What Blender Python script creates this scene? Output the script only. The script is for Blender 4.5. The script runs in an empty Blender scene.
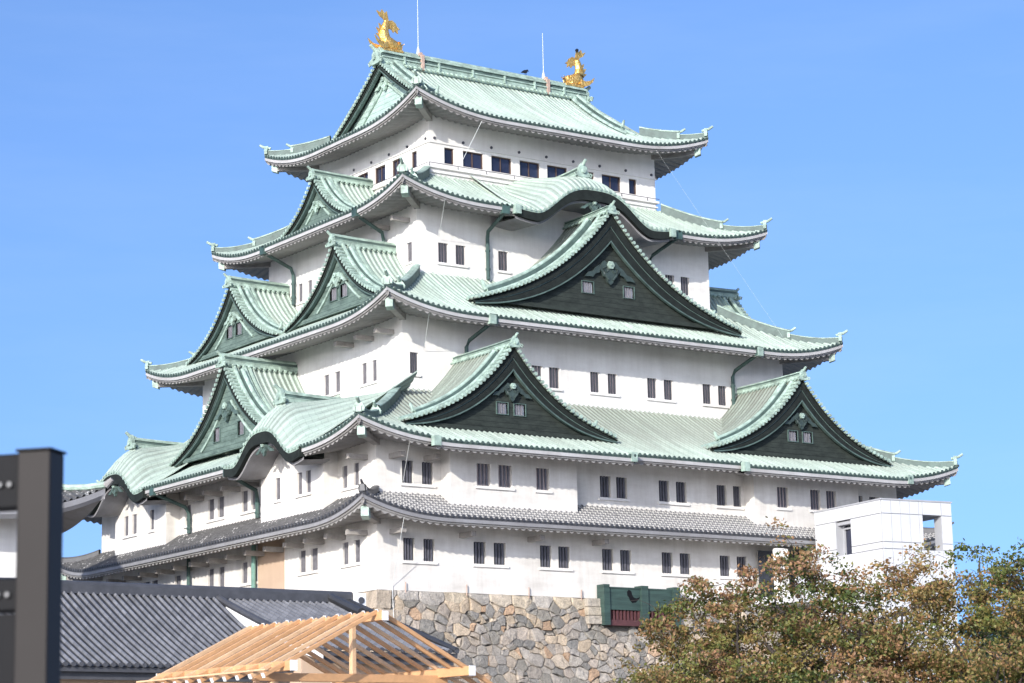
import bpy, math, random
import numpy as np
from mathutils import Vector, Matrix
random.seed(7)
PI = math.pi
S = bpy.context.scene
COL = S.collection

# ------------------------------------------------------------------ camera
cam = bpy.data.cameras.new("camera")
camo = bpy.data.objects.new("camera", cam)
COL.objects.link(camo)
S.camera = camo
F = Vector((0.56538793, 0.8015779, 0.19444628)); R_ = Vector((0.81938742, -0.57285531, -0.0210012)); U = Vector((-0.09455549, -0.17120066, 0.98068833))
m3 = Matrix((R_, U, -F)).transposed()
camo.matrix_world = Matrix.Translation(Vector((-62.433, -100.623, -10.987))) @ m3.to_4x4()
cam.sensor_width = 36.0
cam.lens = 2369.14 * 36 / 1024
cam.clip_start = 0.5
cam.clip_end = 9000
cam.dof.use_dof = True
cam.dof.focus_distance = 118
cam.dof.aperture_fstop = 5.6

# ------------------------------------------------------------------ light
SUN_TO = Vector((-1.48, -1.0, 0.0)).normalized()
EL = math.radians(19)
to_sun = Vector((SUN_TO.x * math.cos(EL), SUN_TO.y * math.cos(EL), math.sin(EL)))
sl = bpy.data.lights.new("sun", 'SUN')
sl.energy = 2.9
sl.angle = math.radians(0.5)
sl.color = (1.0, 0.955, 0.88)
so = bpy.data.objects.new("sun", sl)
so.rotation_euler = (-to_sun).to_track_quat('-Z', 'Y').to_euler()
so.location = (-60, -60, 60)
COL.objects.link(so)
w = bpy.data.worlds.new("World")
S.world = w
w.use_nodes = True
nt = w.node_tree
sky = nt.nodes.new("ShaderNodeTexSky")
sky.sky_type = 'NISHITA'
sky.sun_disc = False
sky.sun_elevation = EL
sky.sun_rotation = math.atan2(to_sun.x, to_sun.y)
sky.altitude = 50
sky.air_density = 1.0
sky.dust_density = 3.5
sky.ozone_density = 5.0
bg = nt.nodes["Background"]
bg.inputs[1].default_value = 0.15
tcn = nt.nodes.new("ShaderNodeTexCoord")
vad = nt.nodes.new("ShaderNodeVectorMath"); vad.operation = 'ADD'; vad.inputs[1].default_value = (0, 0, 0.14)   # a clear, deep blue sky: little horizon glare
vno = nt.nodes.new("ShaderNodeVectorMath"); vno.operation = 'NORMALIZE'
nt.links.new(tcn.outputs["Generated"], vad.inputs[0]); nt.links.new(vad.outputs[0], vno.inputs[0]); nt.links.new(vno.outputs[0], sky.inputs[0])
stint = nt.nodes.new("ShaderNodeMix"); stint.data_type = 'RGBA'; stint.blend_type = 'MULTIPLY'; stint.inputs[0].default_value = 1.0
stint.inputs[7].default_value = (0.99, 1.0, 1.10, 1)
nt.links.new(sky.outputs[0], stint.inputs[6])
smap = nt.nodes.new("ShaderNodeMapping"); smap.inputs["Scale"].default_value = (1.6, 1.6, 9.0)
snz = nt.nodes.new("ShaderNodeTexNoise"); snz.inputs["Scale"].default_value = 2.2; snz.inputs["Detail"].default_value = 6; snz.inputs["Roughness"].default_value = 0.6
srp = nt.nodes.new("ShaderNodeValToRGB"); srp.color_ramp.elements[0].position = 0.47; srp.color_ramp.elements[0].color = (0, 0, 0, 1); srp.color_ramp.elements[1].position = 0.78; srp.color_ramp.elements[1].color = (0.05, 0.05, 0.05, 1)
shz = nt.nodes.new("ShaderNodeMix"); shz.data_type = 'RGBA'; shz.inputs[7].default_value = (4.2, 4.6, 5.2, 1)
nt.links.new(tcn.outputs["Generated"], smap.inputs["Vector"]); nt.links.new(smap.outputs[0], snz.inputs["Vector"]); nt.links.new(snz.outputs["Fac"], srp.inputs[0])
nt.links.new(srp.outputs[0], shz.inputs[0]); nt.links.new(stint.outputs[2], shz.inputs[6])
nt.links.new(shz.outputs[2], bg.inputs[0])
S.view_settings.view_transform = 'Standard'
S.view_settings.look = 'None'
S.view_settings.exposure = 0.86
S.view_settings.gamma = 1.0

# ------------------------------------------------------------------ materials
class NT:
    def __init__(s, name):
        s.m = bpy.data.materials.new(name); s.m.use_nodes = True
        s.t = s.m.node_tree; s.b = s.t.nodes["Principled BSDF"]
    def n(s, typ, **kw):
        o = s.t.nodes.new(typ)
        for k, v in kw.items():
            if k.startswith('i_'):
                o.inputs[int(k[2:]) if k[2:].isdigit() else k[2:]].default_value = v
            else: setattr(o, k, v)
        return o
    def l(s, a, b): s.t.links.new(a, b)
    def math(s, op, a, b=None, c=None):
        o = s.t.nodes.new("ShaderNodeMath"); o.operation = op
        for i, x in enumerate((a, b, c)):
            if x is None: continue
            if isinstance(x, (int, float)): o.inputs[i].default_value = x
            else: s.l(x, o.inputs[i])
        return o.outputs[0]
    def noise(s, vec, scale, detail=4, rough=0.6):
        o = s.n("ShaderNodeTexNoise"); o.inputs["Scale"].default_value = scale
        o.inputs["Detail"].default_value = detail; o.inputs["Roughness"].default_value = rough
        if vec is not None: s.l(vec, o.inputs["Vector"])
        return o.outputs["Fac"]
    def ramp(s, fac, stops, interp='LINEAR'):
        o = s.n("ShaderNodeValToRGB"); o.color_ramp.interpolation = interp
        e = o.color_ramp.elements
        while len(e) < len(stops): e.new(0.5)
        for x, (p, c) in zip(e, stops):
            x.position = p; x.color = (c[0], c[1], c[2], 1) if not isinstance(c, (int, float)) else (c, c, c, 1)
        s.l(fac, o.inputs[0]); return o.outputs[0]
    def mix(s, fac, a, b, blend='MIX'):
        o = s.n("ShaderNodeMix"); o.data_type = 'RGBA'; o.blend_type = blend
        for idx, x in ((0, fac), (6, a), (7, b)):
            if isinstance(x, (int, float)): o.inputs[idx].default_value = x
            elif isinstance(x, tuple): o.inputs[idx].default_value = (x[0], x[1], x[2], 1)
            else: s.l(x, o.inputs[idx])
        return o.outputs[2]
    def pos(s): return s.n("ShaderNodeNewGeometry").outputs["Position"]
    def map(s, vec, scale=(1, 1, 1)):
        o = s.n("ShaderNodeMapping"); o.inputs["Scale"].default_value = scale
        s.l(vec, o.inputs["Vector"]); return o.outputs[0]
    def bump(s, h, strength=0.3, dist=0.05):
        o = s.n("ShaderNodeBump"); o.inputs["Strength"].default_value = strength; o.inputs["Distance"].default_value = dist
        s.l(h, o.inputs["Height"]); s.l(o.outputs[0], s.b.inputs["Normal"])
    def col(s, c): s.l(c, s.b.inputs["Base Color"])
    def set(s, rough=0.7, metal=0.0, spec=None):
        s.b.inputs["Roughness"].default_value = rough; s.b.inputs["Metallic"].default_value = metal
        if spec is not None: s.b.inputs["Specular IOR Level"].default_value = spec
        return s.m

def mat_simple(name, c, var=0.25, scale=3.0, rough=0.7, metal=0.0, bump=0.0, stretch=(1, 1, 1)):
    k = NT(name); p = k.map(k.pos(), stretch); f = k.noise(p, scale, 5, 0.65)
    k.col(k.ramp(f, [(0.25, tuple(x * (1 - var) for x in c)), (0.75, tuple(min(1, x * (1 + var)) for x in c))]))
    if bump: k.bump(f, bump)
    return k.set(rough, metal)

def mat_verdigris(name, light, dark, dirt, dirt_lo=0.52, dirt_hi=0.75, vgrad=0.0, pand=-.16):
    """copper tile rows: uv.x counts rows, uv.y is metres down the slope"""
    k = NT(name)
    uv = k.n("ShaderNodeUVMap").outputs[0]
    sp = k.n("ShaderNodeSeparateXYZ"); k.l(uv, sp.inputs[0])
    u, v = sp.outputs[0], sp.outputs[1]
    pos = k.pos()
    n1 = k.noise(pos, 0.55, 5, 0.65)
    st = k.map(uv, (1.1, 0.35, 1)); n2 = k.noise(st, 1.6, 5, 0.7)
    base = k.ramp(n2, [(0.3, dark), (0.62, light)])
    # one tint per tile row
    row = k.math('FLOOR', k.math('ADD', u, 0.0))
    wn = k.n("ShaderNodeTexWhiteNoise"); wn.noise_dimensions = '1D'; k.l(row, wn.inputs["W"])
    rowf = k.math('MULTIPLY_ADD', wn.outputs[0], 0.22, 0.86)
    seam = k.math('LESS_THAN', k.math('FRACT', k.math('MULTIPLY', v, 2.6)), 0.10)
    seamf = k.math('MULTIPLY_ADD', seam, -0.16, 1.0)
    f = k.math('MULTIPLY', rowf, seamf)
    fu = k.math('FRACT', u)
    pan = k.math('SUBTRACT', 1.0, k.math('MULTIPLY', k.math('GREATER_THAN', fu, .27), k.math('LESS_THAN', fu, .73)))
    f = k.math('MULTIPLY', f, k.math('MULTIPLY_ADD', pan, pand, 1.0))
    cc = k.n("ShaderNodeCombineXYZ")
    for i in range(3): k.l(f, cc.inputs[i])
    base = k.mix(1.0, base, cc.outputs[0], 'MULTIPLY')
    ds = k.noise(k.map(uv, (2.0, 0.18, 1)), 1.2, 6, 0.75)
    d = k.ramp(k.math('ADD', k.math('MULTIPLY', v, vgrad), k.math('ADD', k.math('MULTIPLY', ds, 0.6), k.math('MULTIPLY', n1, 0.4))), [(dirt_lo, 0.0), (dirt_hi, 0.85)])
    d = k.math('MULTIPLY', d, k.math('MULTIPLY_ADD', pan, .40, .56))
    k.col(k.mix(d, base, dirt))
    k.bump(n2, 0.15, 0.02)
    return k.set(0.62, 0.0, 0.35)

M = {}
M['verdigris'] = mat_verdigris('verdigris_copper', (.44, .525, .45), (.31, .385, .33), (.15, .155, .13), .46, .72, 0.0, -.20)
M['verdigris_upper'] = mat_verdigris('verdigris_copper_greying', (.435, .515, .445), (.30, .375, .32), (.17, .165, .14), .46, .74, .06, -.20)
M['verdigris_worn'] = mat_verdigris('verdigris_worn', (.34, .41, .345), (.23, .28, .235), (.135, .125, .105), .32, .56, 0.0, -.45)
M['trim'] = mat_simple('verdigris_trim', (.29, .38, .32), .55, 2.2, .6, bump=.2)
M['trim_dark'] = mat_simple('dark_verdigris_trim', (.075, .115, .10), .45, 1.8, .6)
M['edge'] = mat_simple('eave_edge_copper', (.055, .085, .075), .4, 2.0, .65)  # dark tone paints in the shade on the undersides of the tile ends
M['board'] = mat_simple('black_copper_board', (.015, .019, .017), .4, 2.5, .8, bump=.2)
M['board'].node_tree.nodes['Principled BSDF'].inputs['Specular IOR Level'].default_value = .2

def mat_panel(name, c, lightc, lo=.5):
    k = NT(name); pos = k.pos()
    sp = k.n("ShaderNodeSeparateXYZ"); k.l(pos, sp.inputs[0])
    pl = k.math('FRACT', k.math('MULTIPLY', sp.outputs[2], 3.6))
    g = k.math('LESS_THAN', pl, 0.09)
    n = k.noise(k.map(pos, (1, 1, 2.5)), 1.4, 6, .7)
    b = k.ramp(n, [(lo - .15, c), (lo + .3, lightc)])
    k.col(k.mix(k.math('MULTIPLY', g, .7), b, tuple(x * .4 for x in c)))
    k.bump(k.math('SUBTRACT', 1.0, g), .4, .03)
    return k.set(.8, 0, .2)
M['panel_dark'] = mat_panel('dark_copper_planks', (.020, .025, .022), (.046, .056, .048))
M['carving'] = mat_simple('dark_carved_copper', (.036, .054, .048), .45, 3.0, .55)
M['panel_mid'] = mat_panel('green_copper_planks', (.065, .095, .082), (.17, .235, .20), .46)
M['panel_pale'] = mat_panel('pale_copper_planks', (.22, .31, .27), (.46, .58, .52), .40)

def mat_plaster(name, c, stain, amt=.35):
    k = NT(name); pos = k.pos()
    n1 = k.noise(k.map(pos, (1, 1, .25)), .9, 6, .65)
    n2 = k.noise(k.map(pos, (.55, .55, 1.7)), .6, 5, .65)
    n3 = k.noise(k.map(pos, (1.7, 1.7, .16)), 1.1, 6, .75)
    s = k.ramp(k.math('MULTIPLY_ADD', n2, .45, k.math('ADD', k.math('MULTIPLY', n1, .25), k.math('MULTIPLY', n3, .30))), [(.40, 0.0), (.68, amt)])
    k.col(k.mix(s, c, stain))
    k.bump(k.noise(pos, 6, 4, .6), .08, .02)
    return k.set(.85, 0, .2)
M['plaster'] = mat_plaster('white_plaster', (.78, .76, .725), (.46, .43, .39), .62)
M['plaster_old'] = mat_plaster('old_white_plaster', (.74, .715, .67), (.42, .385, .34), .8)
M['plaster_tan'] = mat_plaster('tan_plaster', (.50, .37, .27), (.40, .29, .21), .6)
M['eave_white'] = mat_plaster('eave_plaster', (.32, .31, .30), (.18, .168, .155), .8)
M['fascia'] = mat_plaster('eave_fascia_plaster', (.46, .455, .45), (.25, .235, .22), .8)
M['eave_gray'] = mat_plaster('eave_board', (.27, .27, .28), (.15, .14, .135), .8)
M['timber_old'] = mat_simple('weathered_beam', (.30, .28, .26), .25, 2, .8)

def mat_jointed(name, thr, tile=(.085, .085, .09)):
    """grey clay tiles with white plaster scales at the joints (uv.x rows, uv.y metres)"""
    k = NT(name)
    uv = k.n("ShaderNodeUVMap").outputs[0]
    sp = k.n("ShaderNodeSeparateXYZ"); k.l(uv, sp.inputs[0])
    fu = k.math('FRACT', sp.outputs[0])
    inrib = k.math('MULTIPLY', k.math('GREATER_THAN', fu, .28), k.math('LESS_THAN', fu, .76))
    fv = k.math('FRACT', k.math('ADD', k.math('MULTIPLY', sp.outputs[1], 3.6), k.math('MULTIPLY', inrib, .5)))
    chk = k.math('LESS_THAN', fv, .46)
    n = k.noise(k.map(uv, (1.3, 1.9, 1)), 1.0, 4, .8)
    n2 = k.noise(k.pos(), .5, 3, .6)
    keep = k.math('LESS_THAN', k.math('ADD', k.math('MULTIPLY', n, .6), k.math('MULTIPLY', n2, .4)), thr)
    fac = k.math('MULTIPLY', chk, keep)
    tn = k.ramp(k.noise(k.pos(), 4, 4, .7), [(.3, tuple(x * .6 for x in tile)), (.7, tuple(x * 1.6 for x in tile))])
    k.col(k.mix(k.math('MULTIPLY', fac, .85), tn, (.45, .44, .42)))
    return k.set(.6)
M['joint_tile'] = mat_jointed('plaster_jointed_tile', .60, (.115, .115, .12))
M['joint_tile_worn'] = mat_jointed('worn_plaster_jointed_tile', .445, (.085, .083, .082))

def mat_greytile(name, c):
    k = NT(name)
    uv = k.n("ShaderNodeUVMap").outputs[0]
    sp = k.n("ShaderNodeSeparateXYZ"); k.l(uv, sp.inputs[0])
    fu = k.math('FRACT', sp.outputs[0])
    inrib = k.math('MULTIPLY', k.math('GREATER_THAN', fu, .28), k.math('LESS_THAN', fu, .76))
    wn = k.n("ShaderNodeTexWhiteNoise"); wn.noise_dimensions = '2D'
    cx = k.n("ShaderNodeCombineXYZ"); k.l(k.math('FLOOR', sp.outputs[0]), cx.inputs[0]); k.l(k.math('FLOOR', k.math('MULTIPLY', sp.outputs[1], 3.4)), cx.inputs[1])
    k.l(cx.outputs[0], wn.inputs["Vector"])
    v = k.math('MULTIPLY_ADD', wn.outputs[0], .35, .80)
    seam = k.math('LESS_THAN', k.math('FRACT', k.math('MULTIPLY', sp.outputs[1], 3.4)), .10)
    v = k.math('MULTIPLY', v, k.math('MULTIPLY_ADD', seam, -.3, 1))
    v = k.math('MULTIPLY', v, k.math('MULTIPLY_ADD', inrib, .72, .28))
    cc = k.n("ShaderNodeCombineXYZ")
    for i in range(3): k.l(v, cc.inputs[i])
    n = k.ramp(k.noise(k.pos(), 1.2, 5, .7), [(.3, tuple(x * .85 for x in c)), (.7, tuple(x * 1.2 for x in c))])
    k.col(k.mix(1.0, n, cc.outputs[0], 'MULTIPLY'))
    return k.set(.42, 0, .6)
M['grey_tile'] = mat_greytile('smoked_clay_tile', (.155, .157, .167))
M['grey_trim'] = mat_simple('smoked_clay_ridge', (.060, .061, .067), .3, 3, .5)
M['white_paint'] = mat_simple('white_paint', (.80, .80, .79), .06, 5, .6)
M['dark_in'] = mat_simple('dark_interior', (.030, .036, .050), .3, 2, .5)
M['blind'] = mat_simple('pale_window_board', (.62, .53, .53), .18, 2.5, .8)
M['bars'] = mat_simple('dark_window_bar', (.060, .062, .075), .3, 4, .6)
M['bars_mid'] = mat_simple('worn_window_bar', (.10, .10, .12), .3, 4, .6)
M['dark_pale'] = mat_simple('dim_window_board', (.13, .125, .14), .3, 3, .7)
M['bars_pale'] = mat_simple('grey_window_bar', (.17, .165, .18), .3, 4, .7)
M['glass'] = None
k = NT('dark_window_glass'); k.col(k.ramp(k.noise(k.map(k.pos(), (1, 1, .6)), .8, 3, .6), [(.35, (.012, .014, .030)), (.7, (.030, .036, .070))]))
M['glass'] = k.set(.08, 0, .6)
M['frame_brown'] = mat_simple('brown_window_frame', (.10, .065, .050), .3, 4, .5)
k = NT('gold_leaf'); f = k.noise(k.pos(), 5, 5, .7); k.col(k.ramp(f, [(.3, (.66, .33, .06)), (.7, (1.0, .68, .24))]))
vo = k.n("ShaderNodeTexVoronoi"); vo.inputs["Scale"].default_value = 7.5; k.l(k.pos(), vo.inputs["Vector"]); k.bump(vo.outputs["Distance"], .6, .06)
M['gold'] = k.set(.42, .8)
M['crow'] = mat_simple('black_feathers', (.012, .012, .016), .3, 9, .5)
M['pipe'] = mat_simple('green_copper_pipe', (.045, .085, .075), .5, 1.2, .55)
M['pipe_pale'] = mat_simple('pale_copper_pipe', (.16, .30, .25), .45, 1.2, .55)
M['wire'] = mat_simple('aluminium_cable', (.62, .64, .62), .1, 2, .5)
M['rod'] = mat_simple('white_steel_rod', (.55, .57, .62), .05, 2, .4)
M['rust'] = mat_simple('rusty_sleeve', (.42, .30, .24), .3, 4, .8)

def mat_stone():
    k = NT('granite_stone')
    a = k.n("ShaderNodeAttribute"); a.attribute_name = "tint"
    n = k.noise(k.pos(), 2.2, 7, .72); n2 = k.noise(k.pos(), 11, 4, .7)
    v = k.ramp(k.math('MULTIPLY_ADD', n2, .4, k.math('MULTIPLY', n, .6)), [(.28, .42), (.5, .95), (.74, 1.5)])
    k.col(k.mix(1.0, a.outputs["Color"], v, 'MULTIPLY'))
    k.bump(k.math('ADD', n, k.math('MULTIPLY', n2, .5)), 1.0, .22)
    return k.set(.9, 0, .2)
M['stone'] = mat_stone()
M['mortar'] = mat_simple('stone_gap', (.11, .10, .085), .4, 3, .95)

M_spec = None
def mat_wood(name, c):
    k = NT(name)
    tc = k.n("ShaderNodeTexCoord").outputs["Object"]
    n = k.noise(k.map(k.pos(), (9, 9, 14)), 1.0, 4, .6)
    n2 = k.noise(k.pos(), 1.3, 3, .6)
    k.col(k.ramp(k.math('MULTIPLY_ADD', n2, .5, k.math('MULTIPLY', n, .5)), [(.3, tuple(x * .78 for x in c)), (.7, tuple(min(1, x * 1.15) for x in c))]))
    return k.set(.65, 0, .3)
M['cypress'] = mat_wood('fresh_cypress', (.56, .315, .155))
M['cypress_pale'] = mat_wood('pale_fresh_cypress', (.66, .43, .25))
M['steel_brown'] = mat_simple('painted_steel', (.030, .0265, .0245), .12, 1.2, .55)
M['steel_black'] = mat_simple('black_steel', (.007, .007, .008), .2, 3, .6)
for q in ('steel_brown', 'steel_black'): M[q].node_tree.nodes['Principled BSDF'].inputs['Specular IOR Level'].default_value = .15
M['bolt'] = mat_simple('zinc_bolt', (.10, .10, .10), .2, 10, .45, .3)
M['tower_panel'] = mat_simple('white_cladding', (.56, .565, .575), .05, .8, .45)
M['tower_gap'] = mat_simple('cladding_joint', (.34, .345, .36), .1, 1, .7)
M['clad_green'] = mat_simple('green_copper_planks_box', (.032, .062, .052), .45, 2.0, .6, stretch=(.4, .4, 4))
M['red_wood'] = mat_simple('bengara_lattice', (.085, .030, .032), .3, 4, .7)
k = NT('gravel_ground'); f = k.noise(k.pos(), .8, 8, .7); k.col(k.ramp(f, [(.3, (.30, .27, .22)), (.7, (.46, .42, .35))])); k.bump(f, .4, .1)
M['ground'] = k.set(.95)
M['bark'] = mat_simple('dark_bark', (.050, .040, .034), .4, 4, .9, bump=.6)
def mat_leaf(name):
    k = NT(name)
    a = k.n("ShaderNodeAttribute"); a.attribute_name = "tint"
    k.col(a.outputs["Color"])
    k.b.inputs["Roughness"].default_value = .55
    tr = k.n("ShaderNodeBsdfTranslucent"); k.l(a.outputs["Color"], tr.inputs[0])
    mx = k.n("ShaderNodeMixShader"); mx.inputs[0].default_value = .35
    out = k.t.nodes["Material Output"]
    k.l(k.b.outputs[0], mx.inputs[1]); k.l(tr.outputs[0], mx.inputs[2]); k.l(mx.outputs[0], out.inputs[0])
    return k.m
M['leaf'] = mat_leaf('autumn_leaf')

# ------------------------------------------------------------------ mesh helpers
class MB:
    def __init__(s): s.v = []; s.f = []; s.uv = []; s.mi = []; s.tint = []; s.cm = 0; s.ct = None
    def face(s, idx, uv=None):
        s.f.append(tuple(idx)); s.uv.append(uv); s.mi.append(s.cm); s.tint.append(s.ct)
    def poly(s, pts, uv=None):
        b = len(s.v); s.v.extend(tuple(p) for p in pts); s.face(range(b, b + len(pts)), uv)
    def grid(s, P, UV=None, wrap=False):
        """P[row][col] points"""
        b = len(s.v); nr = len(P); nc = len(P[0])
        for r in P: s.v.extend(tuple(p) for p in r)
        for i in range(nr - 1):
            for j in range(nc - 1 + (1 if wrap else 0)):
                j2 = (j + 1) % nc
                u = None
                if UV: u = (UV[i][j], UV[i][j2], UV[i + 1][j2], UV[i + 1][j])
                s.face((b + i * nc + j, b + i * nc + j2, b + (i + 1) * nc + j2, b + (i + 1) * nc + j), u)
    def hexa(s, c):
        """c: 8 corners, bottom 0-3 ring, top 4-7 ring"""
        b = len(s.v); s.v.extend(tuple(p) for p in c)
        for q in ((3, 2, 1, 0), (4, 5, 6, 7), (0, 1, 5, 4), (1, 2, 6, 5), (2, 3, 7, 6), (3, 0, 4, 7)): s.face([b + i for i in q])
    def box(s, P, a0, a1, b0, b1, z0, z1):
        s.hexa([P(a0, b0, z0), P(a1, b0, z0), P(a1, b1, z0), P(a0, b1, z0), P(a0, b0, z1), P(a1, b0, z1), P(a1, b1, z1), P(a0, b1, z1)])
    def tube(s, pts, r, n=8, caps=True, flat=None):
        pts = [Vector(p) for p in pts]; rs = r if isinstance(r, (list, tuple)) else [r] * len(pts)
        rings = []; up0 = Vector((0, 0, 1))
        for i, p in enumerate(pts):
            d = (pts[min(i + 1, len(pts) - 1)] - pts[max(i - 1, 0)]).normalized()
            up = up0 if abs(d.z) < .95 else Vector((1, 0, 0))
            a = d.cross(up).normalized(); b_ = a.cross(d).normalized()
            ring = []
            for q in range(n):
                t = 2 * PI * q / n
                fx = 1.0; fy = 1.0
                if flat: fx, fy = flat
                ring.append(p + a * (math.cos(t) * rs[i] * fx) + b_ * (math.sin(t) * rs[i] * fy))
            rings.append(ring)
        b = len(s.v); s.grid(rings, wrap=True)
        if caps:
            s.face([b + q for q in range(n)]); e = b + (len(pts) - 1) * n
            s.face([e + n - 1 - q for q in range(n)])
    def prism(s, P, outline, o0, o1):
        """outline: (a,z) list extruded between out o0..o1 through mapping P(a,o,z)"""
        n = len(outline); b = len(s.v)
        s.v.extend(tuple(P(a, o0, z)) for a, z in outline); s.v.extend(tuple(P(a, o1, z)) for a, z in outline)
        s.face(range(b, b + n)); s.face([b + n + i for i in reversed(range(n))])
        for i in range(n): s.face((b + i, b + (i + 1) % n, b + n + (i + 1) % n, b + n + i))
    def build(s, name, mat, parent=None, smooth=False):
        me = bpy.data.meshes.new(name)
        me.from_pydata(s.v, [], s.f)
        mats = mat if isinstance(mat, (list, tuple)) else [mat]
        for m in mats: me.materials.append(m)
        if len(mats) > 1: me.polygons.foreach_set("material_index", s.mi)
        if any(u is not None for u in s.uv):
            lay = me.uv_layers.new(name="UVMap"); buf = []
            for fc, u in zip(s.f, s.uv):
                if u is None: buf.extend([0.1, 0.1] * len(fc))
                else:
                    for q in u: buf.extend((q[0], q[1]))
            lay.data.foreach_set("uv", buf)
        if any(t is not None for t in s.tint):
            at = me.color_attributes.new("tint", 'FLOAT_COLOR', 'CORNER'); buf = []
            for fc, t in zip(s.f, s.tint):
                t = t or (.5, .5, .5); buf.extend([t[0], t[1], t[2], 1.0] * len(fc))
            at.data.foreach_set("color", buf)
        if smooth: me.polygons.foreach_set("use_smooth", [True] * len(me.polygons))
        me.update()
        o = bpy.data.objects.new(name, me); COL.objects.link(o)
        if parent is not None: o.parent = parent
        return o

def thing(name, label, cat, loc=(0, 0, 0), group=None):
    o = bpy.data.objects.new(name, None); COL.objects.link(o); o.location = loc
    o.empty_display_size = .5
    o['label'] = label; o['category'] = cat
    if group: o['group'] = group
    return o
def tag(o, label, cat, group=None):
    o['label'] = label; o['category'] = cat
    if group: o['group'] = group
    return o
def struct(o): o['kind'] = 'structure'; return o
def WP(a, b, z): return Vector((a, b, z))
def local(parent):
    """world -> parent's local space for things whose Empty sits away from the origin"""
    off = Vector(parent.location)
    return lambda a, b, z: Vector((a, b, z)) - off

GROUND = -12.6
g = MB(); g.poly([(-4000, -4000, GROUND), (4000, -4000, GROUND), (4000, 4000, GROUND), (-4000, 4000, GROUND)])
struct(g.build('ground', M['ground']))

# ================================================================== CASTLE KEEP
keep = thing('castle_keep', 'huge white five storey castle keep with stacked green copper roofs on a stone base', 'castle')
XL, YL = 36.06, 31.82
T = {1: (0, XL, 0, YL), 2: (0, XL, 0, YL), 3: (4.52, 31.54, 4.47, 27.34), 4: (7.48, 28.58, 7.47, 24.34), 5: (9.75, 26.31, 9.56, 22.25)}
def face(t, side):
    x0, x1, y0, y1 = T[t]
    return {'R': lambda s, o, z: Vector((s, y0 - o, z)), 'L': lambda s, o, z: Vector((x0 - o, s, z)),
            'X': lambda s, o, z: Vector((x1 + o, s, z)), 'B': lambda s, o, z: Vector((s, y1 + o, z))}[side]
def span(t, side):
    x0, x1, y0, y1 = T[t]
    return (x0, x1) if side in 'RB' else (y0, y1)

# ---- walls with real window openings
def wall_grid(mb, P, a0, a1, z0, z1, holes, o=0.0, rev=.26):
    ss = sorted({a0, a1, *[h[0] for h in holes], *[h[1] for h in holes]})
    zz = sorted({z0, z1, *[h[2] for h in holes], *[h[3] for h in holes]})
    for i in range(len(ss) - 1):
        for j in range(len(zz) - 1):
            cs, cz = (ss[i] + ss[i + 1]) / 2, (zz[j] + zz[j + 1]) / 2
            if any(h[0] < cs < h[1] and h[2] < cz < h[3] for h in holes): continue
            mb.poly([P(ss[i], o, zz[j]), P(ss[i + 1], o, zz[j]), P(ss[i + 1], o, zz[j + 1]), P(ss[i], o, zz[j + 1])])
    for h in holes:
        s0, s1, b0, b1 = h
        q = [(s0, b0), (s1, b0), (s1, b1), (s0, b1)]
        for i in range(4):
            A, B = q[i], q[(i + 1) % 4]
            mb.poly([P(A[0], o, A[1]), P(B[0], o, B[1]), P(B[0], o - rev, B[1]), P(A[0], o - rev, A[1])])

def window(P, h, o, parent, pane='dark_in', bars='bars', nb=3, thin=1.0, rev=.26, name='window'):
    s0, s1, z0, z1 = h; e = .015
    m = MB(); m.box(P, s0 - e, s1 + e, o - rev - .04, o - rev + .01, z0 - e, z1 + e)
    wn = m.build(name, M[pane], parent)
    b = MB(); W_ = s1 - s0; bw = W_ / (2 * nb + 1) * (.62 if pane == 'blind' else .80)
    for i in range(nb):
        c = s0 + W_ * (i + 1) / (nb + 1); c += (.5 - (i + 1) / (nb + 1)) * -bw * .5
        b.box(P, c - bw / 2, c + bw / 2, o - .13, o - .05, z0 - e, z1 + e)
    b.build('window_bars', M[bars], wn)
    return wn
def sill(P, s0, s1, z, o, parent):
    m = MB(); m.box(P, s0 - .12, s1 + .12, o - .02, o + .10, z - .16, z - .04); m.build('window_sill', M['plaster'], parent)

RW = {1: [[(1.57, 2.24), (2.78, 3.45)], [(5.85, 6.61), (7.11, 7.87)], [(10.05, 10.80), (11.24, 11.99)], [(14.13, 14.88), (15.35, 16.10)], [(18.2, 18.95), (19.46, 20.21)], [(22.3, 23.05), (23.53, 24.28)]],
      2: [[(1.55, 2.22), (2.75, 3.42)], [(14.12, 14.84), (15.23, 15.95)], [(18.16, 18.88), (19.36, 20.10)], [(22.27, 22.97), (23.46, 24.02)], [(32.65, 33.3), (33.85, 34.5)]],
      3: [[(4.98, 5.50)], [(12.98, 13.72), (14.18, 14.92)], [(17.05, 17.72), (18.29, 18.96)], [(21.14, 21.85), (22.36, 23.03)], [(25.26, 25.92), (26.43, 27.09)]],
      4: [[(8.88, 9.55), (10.06, 10.73)], [(12.98, 13.68)], [(25.17, 25.85), (26.35, 27.03)]]}
LW = {1: [[(1.61, 2.20), (2.75, 3.32)], [(5.83, 6.55), (7.08, 7.75)], [(12.35, 13.0), (13.4, 14.05)], [(16.05, 16.73), (17.28, 17.96)], [(21.3, 22.0)], [(24.2, 24.9), (25.25, 25.95)]],
      2: [[(1.67, 2.16), (2.80, 3.28)], [(12.35, 12.95), (13.37, 14.03)], [(16.10, 16.83), (17.28, 17.98)], [(20.1, 20.75)]],
      3: [[(7.12, 7.64), (8.16, 8.70)], [(10.99, 11.58), (12.19, 12.78)]],
      4: [[(8.02, 8.60)], [(19.1, 19.62), (20.22, 20.74)]]}
WZ = {1: (1.53, 2.67), 2: (5.46, 6.61), 3: (12.13, 13.29), 4: (19.32, 20.44)}
WALLZ = {1: (0, 4.35), 2: (4.3, 8.6), 3: (10.6, 16.0), 4: (17.8, 23.2), 5: (24.2, 29.3)}
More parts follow.
